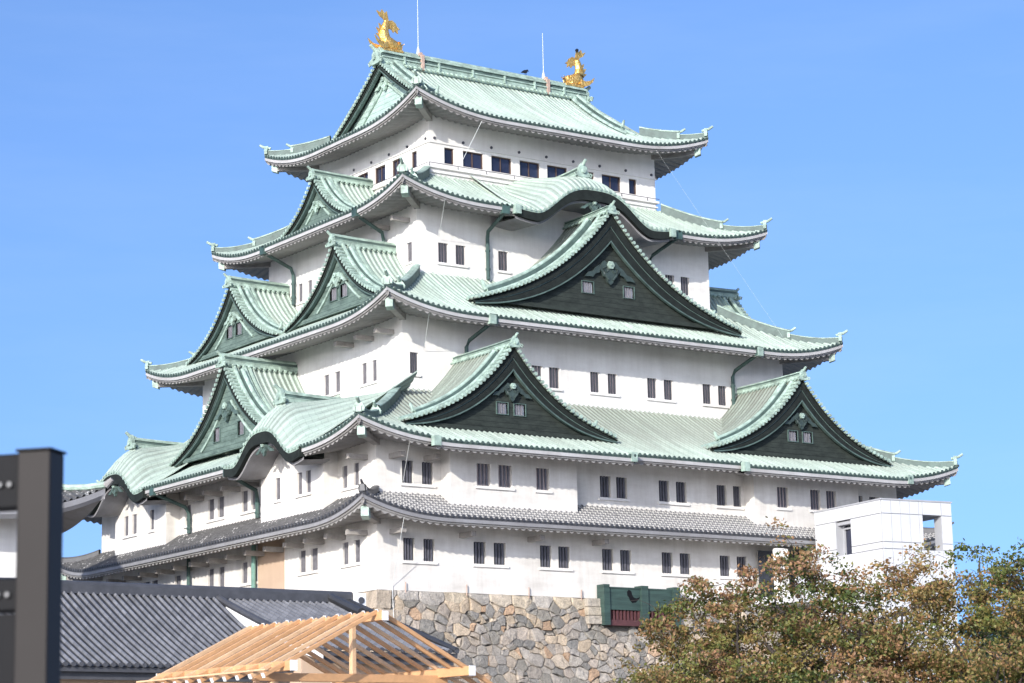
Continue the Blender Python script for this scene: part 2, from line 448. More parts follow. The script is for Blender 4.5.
PANE = {1: 'dark_in', 2: 'dark_in', 3: 'blind', 4: 'blind'}
for t in (1, 2, 3, 4):
    z0, z1 = WALLZ[t]; x0, x1, y0, y1 = T[t]
    wm = MB(); todo = []
    for side, tab in (('R', RW), ('L', LW)):
        P = face(t, side); a0, a1 = span(t, side)
        hs = [(a, b, *WZ[t]) for grp in tab[t] for a, b in grp]
        wall_grid(wm, P, a0, a1, z0, z1, hs)
        todo.append((P, tab[t], hs, 'bars_pale' if side == 'L' else ('bars' if t > 2 else 'bars_mid')))
    for side in 'XB':
        P = face(t, side); a0, a1 = span(t, side); wall_grid(wm, P, a0, a1, z0, z1, [])
    wm.poly([(x0, y0, z1), (x1, y0, z1), (x1, y1, z1), (x0, y1, z1)])
    wo = wm.build('storey_wall', M['plaster_old' if t < 3 else 'plaster'], keep)
    for P, groups, hs, bm in todo:
        for grp in groups:
            for a, b in grp: window(P, (a, b, *WZ[t]), 0, keep, PANE[t] if bm != 'bars_pale' or t > 2 else 'dark_pale', bm)
            if t < 5: sill(P, grp[0][0], grp[-1][1], WZ[t][0], 0, keep)
# ---- top storey: glazed windows, ledge, cornice, round bosses
P5R, P5L = face(5, 'R'), face(5, 'L')
z0, z1 = WALLZ[5]
R5 = [(10.78, 11.45), (12.08, 13.51), (14.08, 15.53), (16.12, 17.57), (18.12, 19.60), (20.1, 21.6), (22.2, 23.63), (24.27, 24.86)]
L5 = [(10.91, 11.50), (12.70, 13.62), (14.35, 15.55), (16.3, 17.5), (18.25, 19.15), (20.35, 20.95)]
wm = MB()
wall_grid(wm, P5R, 9.75, 26.31, z0, z1, [(a, b, 25.80, 26.76) for a, b in R5])
wall_grid(wm, P5L, 9.56, 22.25, z0, z1, [(a, b, 25.80, 26.76) for a, b in L5])
for sd in 'XB':
    a0, a1 = span(5, sd); wall_grid(wm, face(5, sd), a0, a1, z0, z1, [])
wm.build('storey_wall', M['plaster'], keep)
for P, lst in ((P5R, R5), (P5L, L5)):
    for a, b in lst:
        m = MB(); m.box(P, a - .01, b + .01, -.20, -.17, 25.79, 26.77); wn = m.build('window', M['glass'], keep)
        fm = MB(); w_ = .045
        for q in ((a, a + w_), (b - w_, b)): fm.box(P, q[0], q[1], -.16, -.08, 25.80, 26.76)
        fm.box(P, a + w_, b - w_, -.16, -.08, 25.80, 25.85); fm.box(P, a + w_, b - w_, -.16, -.08, 26.71, 26.76)
        if b - a > .9: fm.box(P, (a + b) / 2 - .02, (a + b) / 2 + .02, -.15, -.10, 25.85, 26.71)
        fm.build('window_frame', M['frame_brown'], wn)
lm = MB()
for zz, zt, oo in ((25.42, 25.56, .16), (25.14, 25.22, .10), (26.93, 27.02, .07)):
    lm.box(WP, 9.75 - oo, 26.31 + oo, 9.56 - oo, 22.25 + oo, zz, zt)
lm.build('wall_ledge', M['plaster'], keep)
rm = MB()
for side, (a0, a1) in (('R', (9.75, 26.31)), ('L', (9.56, 22.25))):
    P = face(5, side); a = a0 + .35
    while a < a1:
        ring = []; 
        for q in range(10): ring.append((a + .085 * math.cos(q * .628), 27.22 + .085 * math.sin(q * .628)))
        rm.prism(P, ring, .0, .06); a += 1.99
rm.build('wall_boss', M['bars'], keep)
rl = MB()
for zz in (25.68,): 
    rl.tube([P5R(9.6, .2, zz), P5R(26.45, .2, zz)], .02, 6); rl.tube([P5L(9.4, .2, zz), P5L(22.4, .2, zz)], .02, 6)
a = 9.6
while a < 26.4: rl.tube([P5R(a, .2, 25.5), P5R(a, .2, 25.68)], .022, 5); a += 1.99
rl.build('handrail', M['bars'], keep)

# ---- projecting bays on the second storey
def bay(side, a0, a1, o, groups, ztop, pane='dark_in'):
    P = face(2, side); m = MB(); zb = 4.15
    hs = [(p, q, *WZ[2]) for g_ in groups for p, q in g_]
    wall_grid(m, P, a0, a1, zb, ztop, hs, o)
    for a in (a0, a1): m.poly([P(a, 0, zb), P(a, o, zb), P(a, o, ztop), P(a, 0, ztop)])
    m.poly([P(a0, 0, zb), P(a1, 0, zb), P(a1, o, zb), P(a0, o, zb)]); m.poly([P(a0, 0, ztop), P(a1, 0, ztop), P(a1, o, ztop), P(a0, o, ztop)])
    ob = m.build('projecting_bay', M['plaster_old'], keep)
    for g_ in groups:
        for p, q in g_: window(P, (p, q, *WZ[2]), o, ob, pane, 'bars_mid' if side == 'R' else 'bars_pale')
        sill(P, g_[0][0], g_[-1][1], WZ[2][0], o, ob)
    return ob
bay('R', 3.9, 11.95, .85, [[(5.55, 6.40), (6.90, 7.75)], [(9.30, 10.15)]], 7.9, 'blind')
bay('R', 24.25, 32.2, .85, [[(25.95, 26.80)], [(28.46, 29.22), (29.68, 30.45)]], 7.9, 'blind')
bay('L', 3.75, 10.35, .85, [[(5.05, 5.55), (5.95, 6.45)], [(8.25, 8.78)]], 8.3, 'blind')
bay('L', 21.5, 28.15, .85, [[(23.05, 23.55)], [(25.3, 25.85), (26.4, 26.95)]], 8.3, 'blind')
# tan unpainted field on the south wall
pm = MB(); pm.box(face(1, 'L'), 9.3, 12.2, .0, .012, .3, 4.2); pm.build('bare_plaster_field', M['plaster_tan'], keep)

# ---- roofs
OV = {1: 2.15, 2: 2.6, 3: 2.6, 4: 2.6, 5: 2.4}
ZE = {1: 3.62, 2: 7.45, 3: 15.18, 4: 22.40, 5: 28.30}
LIFT = {1: .95, 2: .95, 3: 1.0, 4: 1.0, 5: 1.12}
LC = {1: 5.5, 2: 6.0, 3: 6.0, 4: 6.0, 5: 6.5}
DEP = {1: 2.2, 2: 7.12, 3: 5.6, 4: 4.85, 5: 8.74}
RISE = {1: 1.32, 2: 3.85, 3: 3.42, 4: 2.68, 5: 5.3}
ACO = {1: .9, 2: .74, 3: .74, 4: .74, 5: .62}
PER = .335
def prof(t, d):
    q = d / DEP[t]; a = ACO[t]
    return RISE[t] * (a * q + (1 - a) * q * abs(q))
def lift(t, ex, d):
    c = max(0.0, 1 - max(ex, 0) / LC[t])
    return LIFT[t] * c ** 2.3 * max(0.0, 1 - max(d, 0) / (DEP[t] * 1.02)) ** 1.1
def roofz(t, ex, d): return ZE[t] + prof(t, d) + lift(t, ex, d)
RIB = [(0, 0), (.25, 0), (.30, .04), (.38, .078), (.5, .09), (.62, .078), (.70, .04), (.75, 0)]

def columns(a0, a1, ctr, per=PER):
    n0 = math.floor((a0 - ctr) / per); out = []
    k_ = n0
    while True:
        for ph, h in RIB:
            a = ctr + (k_ + ph) * per
            if a0 + 1e-4 < a < a1 - 1e-4: out.append((a, h, k_ + ph))
        k_ += 1
        if ctr + k_ * per > a1: break
    return [(a0, 0, (a0 - ctr) / per)] + out + [(a1, 0, (a1 - ctr) / per)]

def tier_roof(t, mats, segs={}, sides='RLXB', ridge_cut=None, tipname='roof'):
    """segs: side -> list of (s0, s1, e) with e = extra overhang (+) or a cut to this depth (-)"""
    ov = OV[t]; root = None
    parts = {'edge': MB(), 'soffit': MB(), 'fascia': MB()}
    for side in sides:
        P = face(t, side); w0, w1 = span(t, side); e0, e1 = w0 - ov, w1 + ov
        ctr = (e0 + e1) / 2
        cuts = sorted(segs.get(side, []))
        pieces = []; cur = e0
        for s0, s1, e in cuts:
            if s0 > cur: pieces.append((cur, s0, 0.0))
            pieces.append((s0, s1, e)); cur = s1
        pieces.append((cur, e1, 0.0))
        rm = MB()
        for s0, s1, e in pieces:
            cols = columns(s0, s1, ctr); rows = 11; PT = []; UV = []
            for i in range(rows):
                PT.append([]); UV.append([])
            for a, h, u in cols:
                ex = min(a - e0, e1 - a)
                if t == 5:
                    gx = 2.95
                    dm = ex if ex < gx else DEP[t]
                    if side in 'LX': dm = min(ex, gx + .9)
                else: dm = min(ex, DEP[t])
                st = -e
                if st > dm: st = dm
                for i in range(rows):
                    d = st + (dm - st) * i / (rows - 1)
                    hh = h if dm > .3 else h * max(dm, 0) / .3
                    z = roofz(t, ex, d) + hh
                    PT[i].append(P(a, ov - d, z)); UV[i].append((u, d))
            rm.grid(PT, UV)
            if e >= 0:
                # dark tile-end strip, round tile ends, white fascia and the scalloped rafters below
                top = PT[0]; d0 = -e
                low = [P(a, ov - d0 - .02, roofz(t, min(a - e0, e1 - a), d0) - .13) for a, h, u in cols]
                parts['edge'].grid([top, low])
                k_ = math.ceil((s0 - ctr) / PER - .5)
                while ctr + (k_ + .5) * PER < s1:
                    a = ctr + (k_ + .5) * PER; k_ += 1
                    if a < s0 + .1: continue
                    z = roofz(t, min(a - e0, e1 - a), d0) + .015
                    parts['edge'].prism(P, [(a + .085 * math.cos(q * PI / 3.5), z + .085 * math.sin(q * PI / 3.5)) for q in range(7)], ov + e - .01, ov + e + .05)
                n = max(2, int((s1 - s0) / .4)); fs = [s0 + (s1 - s0) * i / n for i in range(n + 1)]
                def zf(a): return roofz(t, min(a - e0, e1 - a), d0)
                A = [P(a, ov + e - .03, zf(a) - .12) for a in fs]; B = [P(a, ov + e - .03, zf(a) - .31) for a in fs]
                C_ = [P(a, ov + e - .13, zf(a) - .31) for a in fs]; D_ = [P(a, ov + e - .13, zf(a) - .40) for a in fs]
                parts['fascia'].grid([A, B]); parts['soffit'].grid([B, C_]); parts['soffit'].grid([C_, D_])
                # rafters: plastered half rounds running back to the wall
                rp = .44; nn = int((s1 - s0) / rp * 6); ss = [s0 + (s1 - s0) * i / nn for i in range(nn + 1)]
                G = [[] for _ in range(6)]
                for a in ss:
                    ex = min(a - e0, e1 - a); ph = ((a - ctr) / rp) % 1.0
                    sc = .10 * math.sin(PI * min(1, ph / .72)) if ph < .72 else 0.0
                    dend = min(ov + .05, max(ex, .15)); dst = min(.2 - e, dend - .02)
                    zl = zf(a)
                    z_at = lambda d: zl - .42 - lift(t, ex, d0) + lift(t, ex, d) + .22 * (d - dst)
                    G[0].append(P(a, ov - dst, zl - .38))
                    for i in range(5):
                        d = dst + (dend - dst) * i / 4
                        G[i + 1].append(P(a, ov - d, z_at(d) - sc))
                parts['soffit'].grid(G)
            if e > 0:
                for a in (s0, s1):
                    ex = min(a - e0, e1 - a)
                    parts['edge'].poly([P(a, ov + e, roofz(t, ex, -e) + .02), P(a, ov - .3, roofz(t, ex, .3) + .02), P(a, ov - .3, roofz(t, ex, .3) - .45), P(a, ov + e, roofz(t, ex, -e) - .38)])
        ro = rm.build(tipname, mats[side] if isinstance(mats, dict) else mats, keep, smooth=False)
        if root is None: root = ro
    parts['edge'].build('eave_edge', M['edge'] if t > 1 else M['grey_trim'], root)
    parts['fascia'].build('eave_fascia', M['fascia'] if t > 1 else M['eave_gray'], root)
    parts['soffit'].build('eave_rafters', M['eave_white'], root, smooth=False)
    # hip ridges with their ornaments, hip rafters
    x0, x1, y0, y1 = T[t]
    for sx, sy in ((-1, -1), (1, -1), (-1, 1), (1, 1)):
        cx = x0 - ov if sx < 0 else x1 + ov; cy = y0 - ov if sy < 0 else y1 + ov
        def HP(d, dz, off=0.0):
            v = Vector((cx - sx * d, cy - sy * d, roofz(t, d, d) + dz)); 
            return v + Vector((sx, -sy, 0)).normalized() * off
        dend = DEP[t] * (.86 if t == 2 else .94) if t != 5 else 3.0
        hm = MB(); tm = M['trim'] if t > 1 else M['grey_trim']
        def ridge(d0, d1, wd, ht, base=0.0, n=12):
            ds = [d0 + (d1 - d0) * i / n for i in range(n + 1)]
            hm.cm = 1
            for sg_ in (-1, 1): hm.grid([[HP(d, base - .05, sg_ * (wd + .012)) for d in ds], [HP(d, base + ht * .74, sg_ * (wd + .012)) for d in ds]])
            hm.cm = 0
            hm.grid([[HP(d, base, -wd) for d in ds], [HP(d, base + ht * .75, -wd) for d in ds], [HP(d, base + ht * .78, -wd * 1.25) for d in ds], [HP(d, base + ht * .88, -wd * 1.25) for d in ds],
                     [HP(d, base + ht, -wd * .5) for d in ds], [HP(d, base + ht, wd * .5) for d in ds], [HP(d, base + ht * .88, wd * 1.25) for d in ds], [HP(d, base + ht * .78, wd * 1.25) for d in ds],
                     [HP(d, base + ht * .75, wd) for d in ds], [HP(d, base, wd) for d in ds]])
            hm.poly([HP(d0, base, -wd), HP(d0, base + ht, -wd * .7), HP(d0, base + ht, wd * .7), HP(d0, base, wd)])
        small = t == 1
        if small:
            ridge(.0, dend, .15, .34)
        else:
            ridge(.02, dend * .45, .15, .34); ridge(dend * .42, dend, .19, .58)
        # tip finial (upturned round end with a face tile)
        dirv = Vector((sx, sy, 0)).normalized(); side_ = Vector((sx, -sy, 0)).normalized()
        def orn(d, sc):
            b = HP(d, .05); w_ = .26 * sc; h_ = .50 * sc
            pts = [(-w_, 0), (-w_ * 1.15, h_ * .35), (-w_ * .75, h_ * .7), (-w_ * .4, h_ * .85), (0, h_ * 1.1), (w_ * .4, h_ * .85), (w_ * .75, h_ * .7), (w_ * 1.15, h_ * .35), (w_, 0)]
            hm.prism(lambda a_, o_, z_: b + side_ * a_ + dirv * o_ + Vector((0, 0, z_)), pts, -.1 * sc, .08 * sc)
            hm.tube([b + Vector((0, 0, h_ * .75)) - dirv * .25 * sc, b + Vector((0, 0, h_ * .95)) + dirv * .18 * sc, b + Vector((0, 0, h_ * 1.25)) + dirv * .42 * sc], [.08 * sc, .085 * sc, .075 * sc], 8)
        orn(.1, 1.05 if not small else .8)
        if not small: orn(dend * .43, 1.0)
        hm.build('hip_ridge', [tm, M['trim_dark'] if t > 1 else M['grey_trim']], root)
        # hip rafter below the corner
        rb = MB(); wd = .17
        for k_, (da, db, z_a, z_b) in enumerate(((.45, ov + .6, -.95, -.36),)):
            pts = []
            for zz in (z_a, z_b):
                for d_, s_ in ((da, -wd), (db, -wd), (db, wd), (da, wd)):
                    lz = ZE[t] + lift(t, d_, d_) + .22 * d_
                    pts.append(Vector((cx - sx * d_, cy - sy * d_, lz + zz)) + side_ * s_)
            rb.hexa(pts)
        rb.build('hip_rafter', M['timber_old'], root)
        cb = MB(); pts = []
        for zz in (-1.0, -.42):
            for d_, s_ in ((.36, -.2), (.62, -.2), (.62, .2), (.36, .2)):
                pts.append(Vector((cx - sx * d_, cy - sy * d_, ZE[t] + lift(t, d_, d_) + .1 + zz)) + side_ * s_)
        cb.hexa(pts); cb.build('rafter_cap', M['trim'], root)
    return root

RV = {'R': M['verdigris'], 'L': M['verdigris'], 'X': M['verdigris'], 'B': M['verdigris']}
tier_roof(1, {'R': M['joint_tile'], 'L': M['joint_tile_worn'], 'X': M['joint_tile'], 'B': M['joint_tile']})
r2 = tier_roof(2, dict(RV, R=M['verdigris_upper']), {'R': [(1.7, 14.2, .42), (21.9, 34.4, .42)], 'L': [(3.4, 10.7, -2.55), (21.1, 28.4, -2.55)]})
r3 = tier_roof(3, RV)
r4 = tier_roof(4, RV, {'R': [(13.1, 22.95, -2.55)]})
r5 = tier_roof(5, RV)
# bracket beams under the eaves
for t, side, lst in ((1, 'L', [1.0 + 2.12 * i for i in range(15)]), (1, 'R', [.9, 5.1, 9.4, 13.6]), (2, 'L', [.9, 12.2, 14.3, 16.4, 18.6, 20.6]), (2, 'R', [.9, 3.0]), (3, 'L', [.9 + 4.52, 7.5, 9.6]), (4, 'L', [8.3, 10.4])):
    P = face(t, side)
    for a in lst:
        bm_ = MB(); z = ZE[t] - .42
        bm_.box(P, a - .14, a + .14, -.02, 1.15, z - .40, z - .14); bm_.build('eave_bracket', M['timber_old'], keep)

# ---- gables (chidori hafu): roof sheets, verge tiles, barge board, panel, pendant, ridge, finial
def gcurve(w, H, n=18, kk=.85):
    return [(w * q, H * (q + kk * q * (1 - q) * (1.15 - .5 * q))) for q in [i / n for i in range(n + 1)]]   # lateral, drop

def pendant(P, c, o, z, sc, mat, parent):
    m = MB()
    o_ = [(0, .32), (.18, .22), (.34, .30), (.52, .12), (.62, -.12), (.48, -.26), (.40, -.46), (.24, -.52), (.14, -.74), (0, -.86)]
    pts = [(c + a * sc, z + b * sc) for a, b in o_] + [(c - a * sc, z + b * sc) for a, b in reversed(o_[1:-1])]
    m.prism(P, pts, o, o + .12)
    for sg in (-1, 1):
        pf = [(.55, .10), (.80, -.04), (1.0, -.26), (1.28, -.34), (1.5, -.58), (1.2, -.54), (1.02, -.56), (.86, -.38), (.62, -.30)]
        m.prism(P, [(c + sg * a * sc, z + b * sc) for a, b in pf], o - .02, o + .09)
        sw = [P(c + sg * a * sc, o + .13, z + b * sc) for a, b in ((.12, -.62), (.36, -.36), (.42, -.08), (.22, .02), (.14, -.16), (.26, -.26))]
        m.tube(sw, .045 * sc + .01, 6)
    m.cm = 1
    hexp = [(c + .2 * sc * math.cos(q * PI / 3), z + .10 * sc + .2 * sc * math.sin(q * PI / 3)) for q in range(6)]
    m.prism(P, hexp, o + .12, o + .24)
    m.tube([P(c, o + .1, z + .1 * sc), P(c, o + .3, z + .1 * sc)], [.11 * sc, .05 * sc], 8)
    m.build('gable_pendant', [mat, M['trim']], parent)

def ridge_stack(P, c, o0, o1, z, wd, ht, mat, parent, dotted=True, name='gable_ridge', rise=0.0):
    m = MB(); n = 8
    lay = [(wd, 0, ht * .34), (wd * 1.15, ht * .34, ht * .40), (wd * .85, ht * .40, ht * .66), (wd * 1.05, ht * .66, ht * .74)]
    def zz(o): 
        f = (o0 - o) / max(.01, o0 - o1); return z + rise * (1 - f) ** 2.5
    for li, (ww, za, zb) in enumerate(lay):
        m.cm = 1 if li in (2,) else 0
        os_ = [o0 + (o1 - o0) * i / n for i in range(n + 1)]
        for i in range(n):
            m.hexa([P(c - ww, os_[i], zz(os_[i]) + za), P(c + ww, os_[i], zz(os_[i]) + za), P(c + ww, os_[i + 1], zz(os_[i + 1]) + za), P(c - ww, os_[i + 1], zz(os_[i + 1]) + za),
                    P(c - ww, os_[i], zz(os_[i]) + zb), P(c + ww, os_[i], zz(os_[i]) + zb), P(c + ww, os_[i + 1], zz(os_[i + 1]) + zb), P(c - ww, os_[i + 1], zz(os_[i + 1]) + zb)])
    m.cm = 0
    m.tube([P(c, o0 + (o1 - o0) * i / n, zz(o0 + (o1 - o0) * i / n) + ht * .84) for i in range(n + 1)], ht * .17, 8)
    if dotted:
        o = o0 - .2
        while o > o1:
            for sg in (-1, 1): m.tube([P(c + sg * wd * .9, o, zz(o) - .02), P(c + sg * wd * 1.5, o, zz(o) - .10)], .075, 6)
            o -= PER
    return m.build(name, [mat, M['trim_dark']], parent)

def finial(P, c, o, z, sc, mat, parent, name='ridge_end_tile'):
    m = MB()
    pts = [(-.42, -.12), (-.58, .05), (-.50, .22), (-.34, .30), (-.36, .52), (-.22, .66), (-.12, .86), (0, .92)]
    pts = [(c + a * sc, z + b * sc) for a, b in pts] + [(c - a * sc, z + b * sc) for a, b in reversed(pts[:-1])]
    m.prism(P, pts, o - .12 * sc, o + .12 * sc)
    m.tube([P(c, o - .35 * sc, z + .68 * sc), P(c, o + .1 * sc, z + .78 * sc), P(c, o + .42 * sc, z + 1.04 * sc)], [.12 * sc, .13 * sc, .11 * sc], 9)
    m.tube([P(c, o + .1 * sc, z + .30 * sc), P(c, o + .24 * sc, z + .30 * sc)], .17 * sc, 9)
    for sg in (-1, 1):
        m.tube([P(c + sg * .46 * sc, o + .05, z + .02 * sc), P(c + sg * .66 * sc, o + .08, z - .08 * sc), P(c + sg * .74 * sc, o + .08, z + .10 * sc), P(c + sg * .60 * sc, o + .08, z + .16 * sc)], .07 * sc, 6)
    return m.build(name, mat, parent)

def gable(P, c, off, zp, w, H, back, panel, wins=(), sc=1.0, roofmat=('verdigris', 'verdigris'), build_roof=True, curve=None, base=None, board_h=.62, recess=.75, name='gable_roof', pendant_mat='trim_dark', ridge=True, inner=True, ridge_to=None, pend=None, rht=.5, fsc=.62):
    """P(s,out,z) face map; front plane at out=off; peak surface height zp"""
    cv = curve or gcurve(w, H)
    n = len(cv) - 1
    L_ = [0]
    for i in range(n): L_.append(L_[-1] + math.hypot(cv[i + 1][0] - cv[i][0], cv[i + 1][1] - cv[i][1]))
    def at(l):
        l = min(max(l, 0), L_[-1])
        for i in range(n):
            if l <= L_[i + 1]:
                f = (l - L_[i]) / (L_[i + 1] - L_[i]); return (cv[i][0] + f * (cv[i + 1][0] - cv[i][0]), cv[i][1] + f * (cv[i + 1][1] - cv[i][1]), cv[i + 1][0] - cv[i][0], cv[i + 1][1] - cv[i][1])
    def nrm(i):
        a = cv[max(i - 1, 0)]; b = cv[min(i + 1, n)]; dx, dz = b[0] - a[0], b[1] - a[1]; l = math.hypot(dx, dz)
        return dz / l, dx / l      # outward (lateral, up)
    root = None
    tiles = MB()
    for sg, mk in ((-1, roofmat[0]), (1, roofmat[1])):
        if build_roof:
            rm = MB(); tcols = columns(-back, 0, 0.0); PT = []; UV = []
            for i in range(n + 1):
                nx, nz = nrm(i); row = []; ur = []
                for tt, h, u in tcols:
                    row.append(P(c + sg * (cv[i][0] + nx * h), off + tt, zp - cv[i][1] + nz * h)); ur.append((u, L_[i]))
                PT.append(row); UV.append(ur)
            rm.grid(PT, UV); o_ = rm.build(name, M[mk], keep)
            # close the foot of the sheet
            if root is None: root = o_
            else: o_.parent = keep
        # verge: short cross tiles along the slope, two rolls, a descending ridge
        l = .15
        while l < L_[-1] - .05:
            x, dz_, tx, tz = at(l); ln = math.hypot(tx, tz); nx, nz = tz / ln, tx / ln
            tiles.tube([P(c + sg * (x + nx * .07), off + .10, zp - dz_ + nz * .07), P(c + sg * (x + nx * .07), off - .50 * sc, zp - dz_ + nz * .07)], .105, 7)
            l += .30
        for t_, r_, up in ((.56 * sc, .12, .13), (1.22 * sc, .13, .13), (1.55 * sc, .12, .10)):
            if t_ < back: tiles.tube([P(c + sg * (cv[i][0] + nrm(i)[0] * up), off - t_, zp - cv[i][1] + nrm(i)[1] * up) for i in range(n + 1)], r_, 7)
        # descending ridge
        i1 = int(n * .86); t0, t1 = .72 * sc, 1.0 * sc; hh = .36 * sc
        rows = [[], [], [], []]
        for i in range(1, i1 + 1):
            nx, nz = nrm(i)
            for k_, (t_, h_) in enumerate(((t0, 0), (t0, hh), (t1, hh), (t1, 0))):
                rows[k_].append(P(c + sg * (cv[i][0] + nx * h_), off - t_, zp - cv[i][1] + nz * h_))
        tiles.cm = 1; tiles.grid(rows); tiles.cm = 0  # ridge body coloured dark to paint in the shade beside its roll
        tiles.tube([P(c + sg * (cv[i][0] + nrm(i)[0] * hh), off - (t0 + t1) / 2, zp - cv[i][1] + nrm(i)[1] * hh) for i in range(1, i1 + 1)], .13 * sc, 7)
        tiles.cm = 1  # dark strips between the rolls: groove shade put into the colour
        for ta, tb in ((.47 * sc, .53 * sc), (1.05 * sc, 1.11 * sc), (1.36 * sc, 1.42 * sc)):
            if tb < back: tiles.grid([[P(c + sg * (cv[i][0] + nrm(i)[0] * .125), off - t_, zp - cv[i][1] + nrm(i)[1] * .125) for i in range(n + 1)] for t_ in (ta, tb)])
        tiles.cm = 0
        nx, nz = nrm(i1)
        tiles.poly([rows[k_][-1] for k_ in range(4)])
        bx, bz = cv[i1][0], zp - cv[i1][1]
        tiles.tube([P(c + sg * (bx - .1), off - (t0 + t1) / 2, bz + hh * .9), P(c + sg * (bx + .16), off - (t0 + t1) / 2, bz + hh * .95), P(c + sg * (bx + .34 * sc), off - (t0 + t1) / 2, bz + hh + .34 * sc)], [.13 * sc, .12 * sc, .07 * sc], 7)
    if root is None: root = tiles.build(name, [M['trim'], M['trim_dark']], keep)
    else: tiles.build('verge_tiles', [M['trim'], M['trim_dark']], root)
    # barge board: thick, dark, following the curve; light trim along its lower edge
    bb = MB(); tr = MB()
    for sg in (-1, 1):
        def offs(k_):
            out = []
            for i in range(n + 1):
                nx, nz = nrm(i); f = i / n; bh = k_(f)
                out.append((cv[i][0] - nx * bh, zp - cv[i][1] - nz * bh))
            j = 0
            while j < n and out[j][0] < 0: j += 1
            if j:
                (xa, za), (xb, zb_) = out[j - 1], out[j]
                z0_ = za + (zb_ - za) * (0 - xa) / max(1e-6, xb - xa)
                for q in range(j): out[q] = (0.0, z0_)
            return out
        tp_ = lambda f: board_h * (1.0 - .22 * f - .60 * f ** 3)
        up = offs(lambda f: .08); lo = offs(tp_); l2 = offs(lambda f: tp_(f) + .07)
        def ring(pts, o): return [P(c + sg * a, o, b) for a, b in pts]
        o1, o2 = off - .06, off - .24
        ml = offs(lambda f: .08 + (tp_(f) - .08) * .42); ml2 = offs(lambda f: .08 + (tp_(f) - .08) * .42 + .05)
        bb.grid([ring(up, off + .04), ring(up, o1), ring(ml, o1), ring(ml, o1 - .07), ring(lo, o1 - .07), ring(lo, o2), ring(up, o2)])
        tr.grid([ring(ml, o1 - .055), ring(ml2, o1 - .055)])
        tr.grid([ring(lo, o1 - .02), ring(l2, o1 - .02), ring(l2, o2 - .04), ring(lo, o2 - .04)])
        # soffit of the overhang back to the panel
        mid = [(a * .75 + b[0] * .25, z_ * .75 + b[1] * .25) for (a, z_), b in zip(up, lo)]
        bb.grid([ring(mid, o2), ring(mid, off - recess - .05)])
        # end caps
        bb.poly([P(c + sg * up[-1][0], o1, up[-1][1]), P(c + sg * lo[-1][0], o1, lo[-1][1]), P(c + sg * lo[-1][0], o2, lo[-1][1]), P(c + sg * up[-1][0], o2, up[-1][1])])
    bb.build('barge_board', M['board'], root); tr.build('barge_trim', M['trim_dark'], root)
    # panel
    zb = base if base is not None else zp - H
    po = off - recess
    hs = []; holes = [(c + a, c + b, z0_, z1_) for a, b, z0_, z1_ in wins]
    pm = MB()
    # strip-wise panel under the curve, leaving the window openings
    xs_ = sorted({0.0, *[abs(q) for h in wins for q in h[:2]], *[w * i / 24 for i in range(25)]})
    def ztop(x):
        for i in range(n):
            if x <= cv[i + 1][0] + 1e-6:
                f = (x - cv[i][0]) / max(1e-6, cv[i + 1][0] - cv[i][0]); return zp - (cv[i][1] + f * (cv[i + 1][1] - cv[i][1])) - .15
        return zp - cv[-1][1] - .15
    xx = sorted({c + sg * x for x in xs_ for sg in (-1, 1)})
    for i in range(len(xx) - 1):
        a, b = xx[i], xx[i + 1]; m_ = (a + b) / 2
        cuts_ = [h for h in holes if h[0] < m_ < h[1]]
        za, zb_ = max(ztop(abs(a - c)), zb), max(ztop(abs(b - c)), zb)
        if not cuts_: pm.poly([P(a, po, zb), P(b, po, zb), P(b, po, zb_), P(a, po, za)])
        else:
            h = cuts_[0]
            pm.poly([P(a, po, zb), P(b, po, zb), P(b, po, h[2]), P(a, po, h[2])]); pm.poly([P(a, po, h[3]), P(b, po, h[3]), P(b, po, zb_), P(a, po, za)])
    pm.box(P, c - w * .80, c + w * .80, po - .01, po + .16, zb - .14, zb + .10)
    pm.build('gable_panel', M[panel], root)
    if inner:
        im = MB()
        for sg in (-1, 1):
            pts = []
            for i in range(2, n + 1):
                nx, nz = nrm(i); k_ = board_h + .55 * sc
                x, z = cv[i][0] - nx * k_, zp - cv[i][1] - nz * k_
                if z < zb + .12 or x < .05: continue
                pts.append(P(c + sg * x, po + .05, z))
            if len(pts) > 2: im.tube(pts, .085 * sc, 6)
        im.build('panel_moulding', M['trim'] if panel != 'panel_dark' else M['trim_dark'], root)
    for h in holes:
        wn = MB(); wn.box(P, h[0] - .01, h[1] + .01, po - .16, po - .13, h[2] - .01, h[3] + .01); wo_ = wn.build('window', M['white_paint'], root)
        fb = MB(); e = .04
        fb.box(P, h[0] - e, h[1] + e, po - .0, po + .07, h[2] - e, h[2]); fb.box(P, h[0] - e, h[1] + e, po, po + .07, h[3], h[3] + e)
        fb.box(P, h[0] - e, h[0], po, po + .07, h[2], h[3]); fb.box(P, h[1], h[1] + e, po, po + .07, h[2], h[3])
        fb.build('window_frame', M['trim_dark'], wo_) if False else fb.build('window_frame', M['trim_dark'], root)
        br = MB(); W_ = h[1] - h[0]
        for q in (.25, .5, .75): br.box(P, h[0] + W_ * q - .045, h[0] + W_ * q + .045, po - .10, po - .03, h[2], h[3])
        br.build('window_bars', M['bars_pale'], root)
    pz, psc = pend or (zp - board_h * 1.6 - .55 * sc, .75 * sc)
    pendant(P, c, po + .10, pz, psc, M[pendant_mat], root)
    if ridge:
        ridge_stack(P, c, off + .05, off - (ridge_to or back), zp - .06, .20 * sc + .05, rht, M['trim'], root, rise=.08 * sc)
        finial(P, c, off + .10, zp - .06, fsc, M['trim'], root)
    return root

PR = {t: face(t, 'R') for t in T}; PL = {t: face(t, 'L') for t in T}; PX = {t: face(t, 'X') for t in T}
RM = ('verdigris_worn', 'verdigris')
